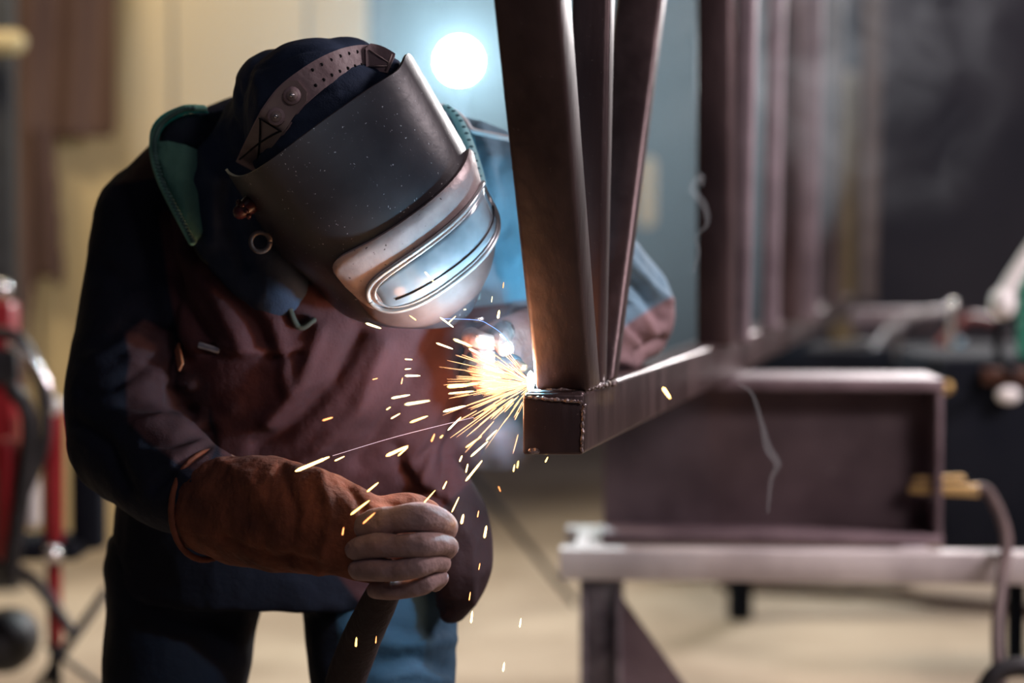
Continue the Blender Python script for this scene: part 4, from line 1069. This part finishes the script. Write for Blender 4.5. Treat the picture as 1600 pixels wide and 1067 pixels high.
SPL = {(462, 736): 'longest glowing spark streak, flying above the brown gauntlet glove', (1036, 606): 'bright spark glowing beside the long chord, beyond the uprights',
 (604, 712): 'bright spark streak midway between the longest spark and the weld', (641, 660): 'golden spark streak on the jacket, just clear of the dense spray',
 (693, 643): 'thick white spark streak at the edge of the dense spray', (572, 505): 'lone white spark streak just under the chin of the welding mask',
 (612, 622): 'upper of two white spark streaks side by side on the jacket front', (633, 632): 'long white spark streak on the jacket front, level with the weld',
 (633, 587): 'flat white spark streak beneath a stack of three tiny sparks', (633, 561): 'topmost tiny spark in the stack below the mask',
 (633, 577): 'second tiny spark down in the stack below the mask', (682, 536): 'white spark streak furthest out of the upper spray',
 (709, 530): 'white spark streak above the spray, sloping down to the weld', (688, 496): 'steep thin white spark streak right below the mask',
 (753, 529): 'white spark streak in front of the pale suede glove', (504, 657): 'lone orange spark on the dark chest, away from the others',
 (523, 720): 'small spark trailing at the upper end of the longest spark', (574, 768): 'short golden spark streak above the back of the gloved hand',
 (548, 804): 'long golden spark streak over the back of the gloved hand', (567, 818): 'orange spark streak touching the glove near the knuckles',
 (584, 867): 'white spark streak crossing the knuckles of the gloved fist', (596, 862): 'small orange spark tucked under the streak on the knuckles',
 (535, 836): 'tiny orange spark on the dark side of the gauntlet', (652, 797): 'thin slanting spark streak above the gloved fingers',
 (673, 815): 'white spark streak grazing the topmost gloved finger', (728, 751): 'bright steep spark streak below the weld',
 (721, 818): 'glowing round-ended spark beside the gloved fingertips', (757, 840): 'upright glowing spark at the edge of the jacket flap',
 (779, 760): 'tiny pink-orange spark off the jacket, under the chord end', (622, 712): 'small golden spark right under the midway streak',
 (748, 890): 'tiny orange spark on the lower jacket flap', (733, 938): 'small orange spark just above the brightest falling one',
 (736, 973): 'brightest falling spark, at the bottom tip of the jacket flap', (812, 980): 'spark falling alone over the floor, higher of the two',
 (786, 1049): 'spark falling alone over the floor, lowest of all', (556, 1010): 'golden spark falling in front of the dark cable sleeve',
 (587, 1005): 'faint red spark falling beside the cable sleeve', (778, 497): 'bright upright spark in front of the dark cuff by the mask',
 (852, 722): 'small spark just under the square chord end', (786, 450): 'thin pink spark on the blue-lit sleeve', (664, 425): 'thin white spark scratch across the mask lens',
 (706, 800): 'thin upright spark streak above the jacket flap seam', (802, 737): 'lower of two tiny sparks under the weld', (808, 731): 'upper of two tiny sparks under the weld'}
for i, (x0, y0, x1, y1, r, k) in enumerate(SPK):
    dd = 2.42 + .20 * rs.rand() if (x0, y0) not in ((1036, 606), (852, 722)) else 2.60
    if x0 > 760 and x0 < 860 and y0 < 720: dd = 2.60
    if x0 == 1036: dd = 2.90
    m = MB(); spark(m, P(x0, y0, dd), P(x1, y1, dd + (.02 if x0 != 1036 else 0)), r * dd / FPX * 1.0)
    o = m.build('spark', M4[k])
    lab = SPL.get((x0, y0))
    if lab: tag(o, lab, 'spark')
    elif y0 < 700: tag(o, 'short glowing spark streak in the spray flying off the weld', 'spark', 'sparks flying off the weld')
    else: tag(o, 'small glowing spark drifting down around the gloved fist', 'spark', 'sparks drifting down by the fist')
# dense spray right at the weld
m = MB(); src = (832, 600)
for i in range(190):
    a = math.radians(rs.normal(182, 27)) if i < 200 else math.radians(rs.uniform(110, 262))
    a = min(max(a, math.radians(112)), math.radians(255))
    l0 = rs.uniform(2, 70) ** 1.0; l1 = l0 + rs.uniform(10, 62)
    if i % 7 == 0: l0 += 30; l1 += 45
    x0 = src[0] + l0 * math.cos(a); y0 = src[1] - l0 * math.sin(a) * .9 + l0 * l0 * .0006
    x1 = src[0] + l1 * math.cos(a); y1 = src[1] - l1 * math.sin(a) * .9 + l1 * l1 * .0006
    dd = 2.61 - rs.uniform(0, .10)
    m_r = rs.uniform(.35, .95) * dd / FPX
    spark(m, P(x0, y0, 2.615 - (2.615 - dd) * l0 / 100), P(x1, y1, 2.615 - (2.615 - dd) * l1 / 100), m_r, 5)
sp = m.build('spark_spray', mat('spray_glow', (1, .7, .4), emit=(1.0, .52, .24), estr=1.9)); tag(sp, 'dense spray of glowing sparks bursting from the weld', 'sparks', kind='stuff')
# the arc itself
ar = MB().ball(P(829, 596, 2.650), (.005, .006, .014), 14, 10).build('welding_arc', mat('arc_glow', (1, 1, 1), emit=(.55, .85, 1.0), estr=120)); tag(ar, 'blinding blue-white welding arc at the foot of the upright tube', 'welding arc')
# thin glowing wire trails
for i, (pts, lab) in enumerate((([(690, 498), (745, 500), (765, 508), (785, 522), (800, 540)], 'thin bluish wire curling above the spray of sparks'),
                                ([(520, 712), (620, 682), (740, 652)], 'faint straight trail behind the longest spark'))):
    o = MB().tube([P(a, b, 2.58) for a, b in pts], [.00035] * len(pts), 5, 5).build('glowing_wire', mat('wire_glow_%s' % ('blue' if i == 0 else 'warm'), (.3, .4, .8), emit=((.25, .42, 1.0) if i == 0 else (.6, .42, .42)), estr=1.6)); tag(o, lab, 'wire')

# ================================================================== HAZE AND SMOKE
def cloud(name, c, r, m, label, n=24, jit=0.0):
    mb = MB().ball((0, 0, 0), 1, n, n // 2 + 2)
    vv = np.array([tuple(p) for p in mb.v]); 
    if jit: vv *= (1 + jit * vnoise(vv, 2.2, 9))[:, None]
    vv = vv * np.array(r) + np.array(tuple(c))
    o = link(name, vv, mb.f, m); tag(o, label, 'smoke', kind='stuff'); return o
cloud('lamp_haze', LAMP + Vector((0.12, -.1, -.10)), (1.25, 1.6, 1.25), vol_mat('haze_vol', (.62, .86, 1.0), 0.062), 'bright haze hanging round the work lamp', 32)
cloud('weld_smoke', P(775, 560, 2.70), (.075, .075, .10), vol_mat('weld_smoke_vol', (.75, .85, 1.0), 2.2, (14, .40, .75)), 'bluish fume rising beside the weld', 20, .25)
cloud('weld_smoke', P(775, 695, 2.60), (.060, .05, .045), vol_mat('weld_fume_vol', (.85, .80, 1.0), 3.5, (20, .38, .7)), 'lilac fume drifting under the weld', 20, .25)
cloud('drifting_smoke', P(1260, 120, 4.6), (.55, .3, .45), vol_mat('drift_vol', (.9, .95, 1.0), .9, (5, .45, .75)), 'grey smoke drifting among the far uprights', 24, .2)
def wisp(pts, d, r, dens, lab):
    mb = MB(); k = len(pts)
    mb.tube([P(a, b, d) for a, b in pts], [(rr * 1.7 * d / FPX, rr * 1.7 * d / FPX) for rr in r], 8, 5)
    o = mb.build('smoke_wisp', WV); tag(o, lab, 'smoke', kind='stuff')
WV = bpy.data.materials.new('wisp_smoke'); WV.use_nodes = True
N, L = WV.node_tree.nodes, WV.node_tree.links; N.remove(N['Principled BSDF'])
df = N.new('ShaderNodeBsdfDiffuse'); df.inputs[0].default_value = (.85, .9, .95, 1); tl = N.new('ShaderNodeBsdfTranslucent'); tl.inputs[0].default_value = (.85, .9, .95, 1)
m1 = N.new('ShaderNodeMixShader'); tr_ = N.new('ShaderNodeBsdfTransparent'); m2_ = N.new('ShaderNodeMixShader')
nz = N.new('ShaderNodeTexNoise'); nz.inputs['Scale'].default_value = 60; mr_ = N.new('ShaderNodeMapRange'); mr_.inputs[1].default_value = .3; mr_.inputs[2].default_value = .8; mr_.inputs[3].default_value = .0; mr_.inputs[4].default_value = .13
L.new(nz.outputs[0], mr_.inputs[0]); L.new(mr_.outputs[0], m2_.inputs[0]); L.new(df.outputs[0], m1.inputs[1]); L.new(tl.outputs[0], m1.inputs[2])
L.new(tr_.outputs[0], m2_.inputs[1]); L.new(m1.outputs[0], m2_.inputs[2]); L.new(m2_.outputs[0], N['Material Output'].inputs[0])
wisp([(1083, 425), (1092, 395), (1088, 370), (1105, 350), (1100, 320), (1082, 295), (1095, 275), (1098, 290)], 3.2, [1, 1.5, 1, 2, 3.5, 4, 4, 1], 14, 'thin smoke wisp curling beside the blurred upright')
wisp([(1155, 600), (1175, 615), (1190, 660), (1200, 700), (1215, 725), (1205, 750), (1200, 800)], 3.2, [1, 1.2, 2, 4, 3.5, 2, 1], 14, 'thin smoke wisp curling before the wide flange beam')
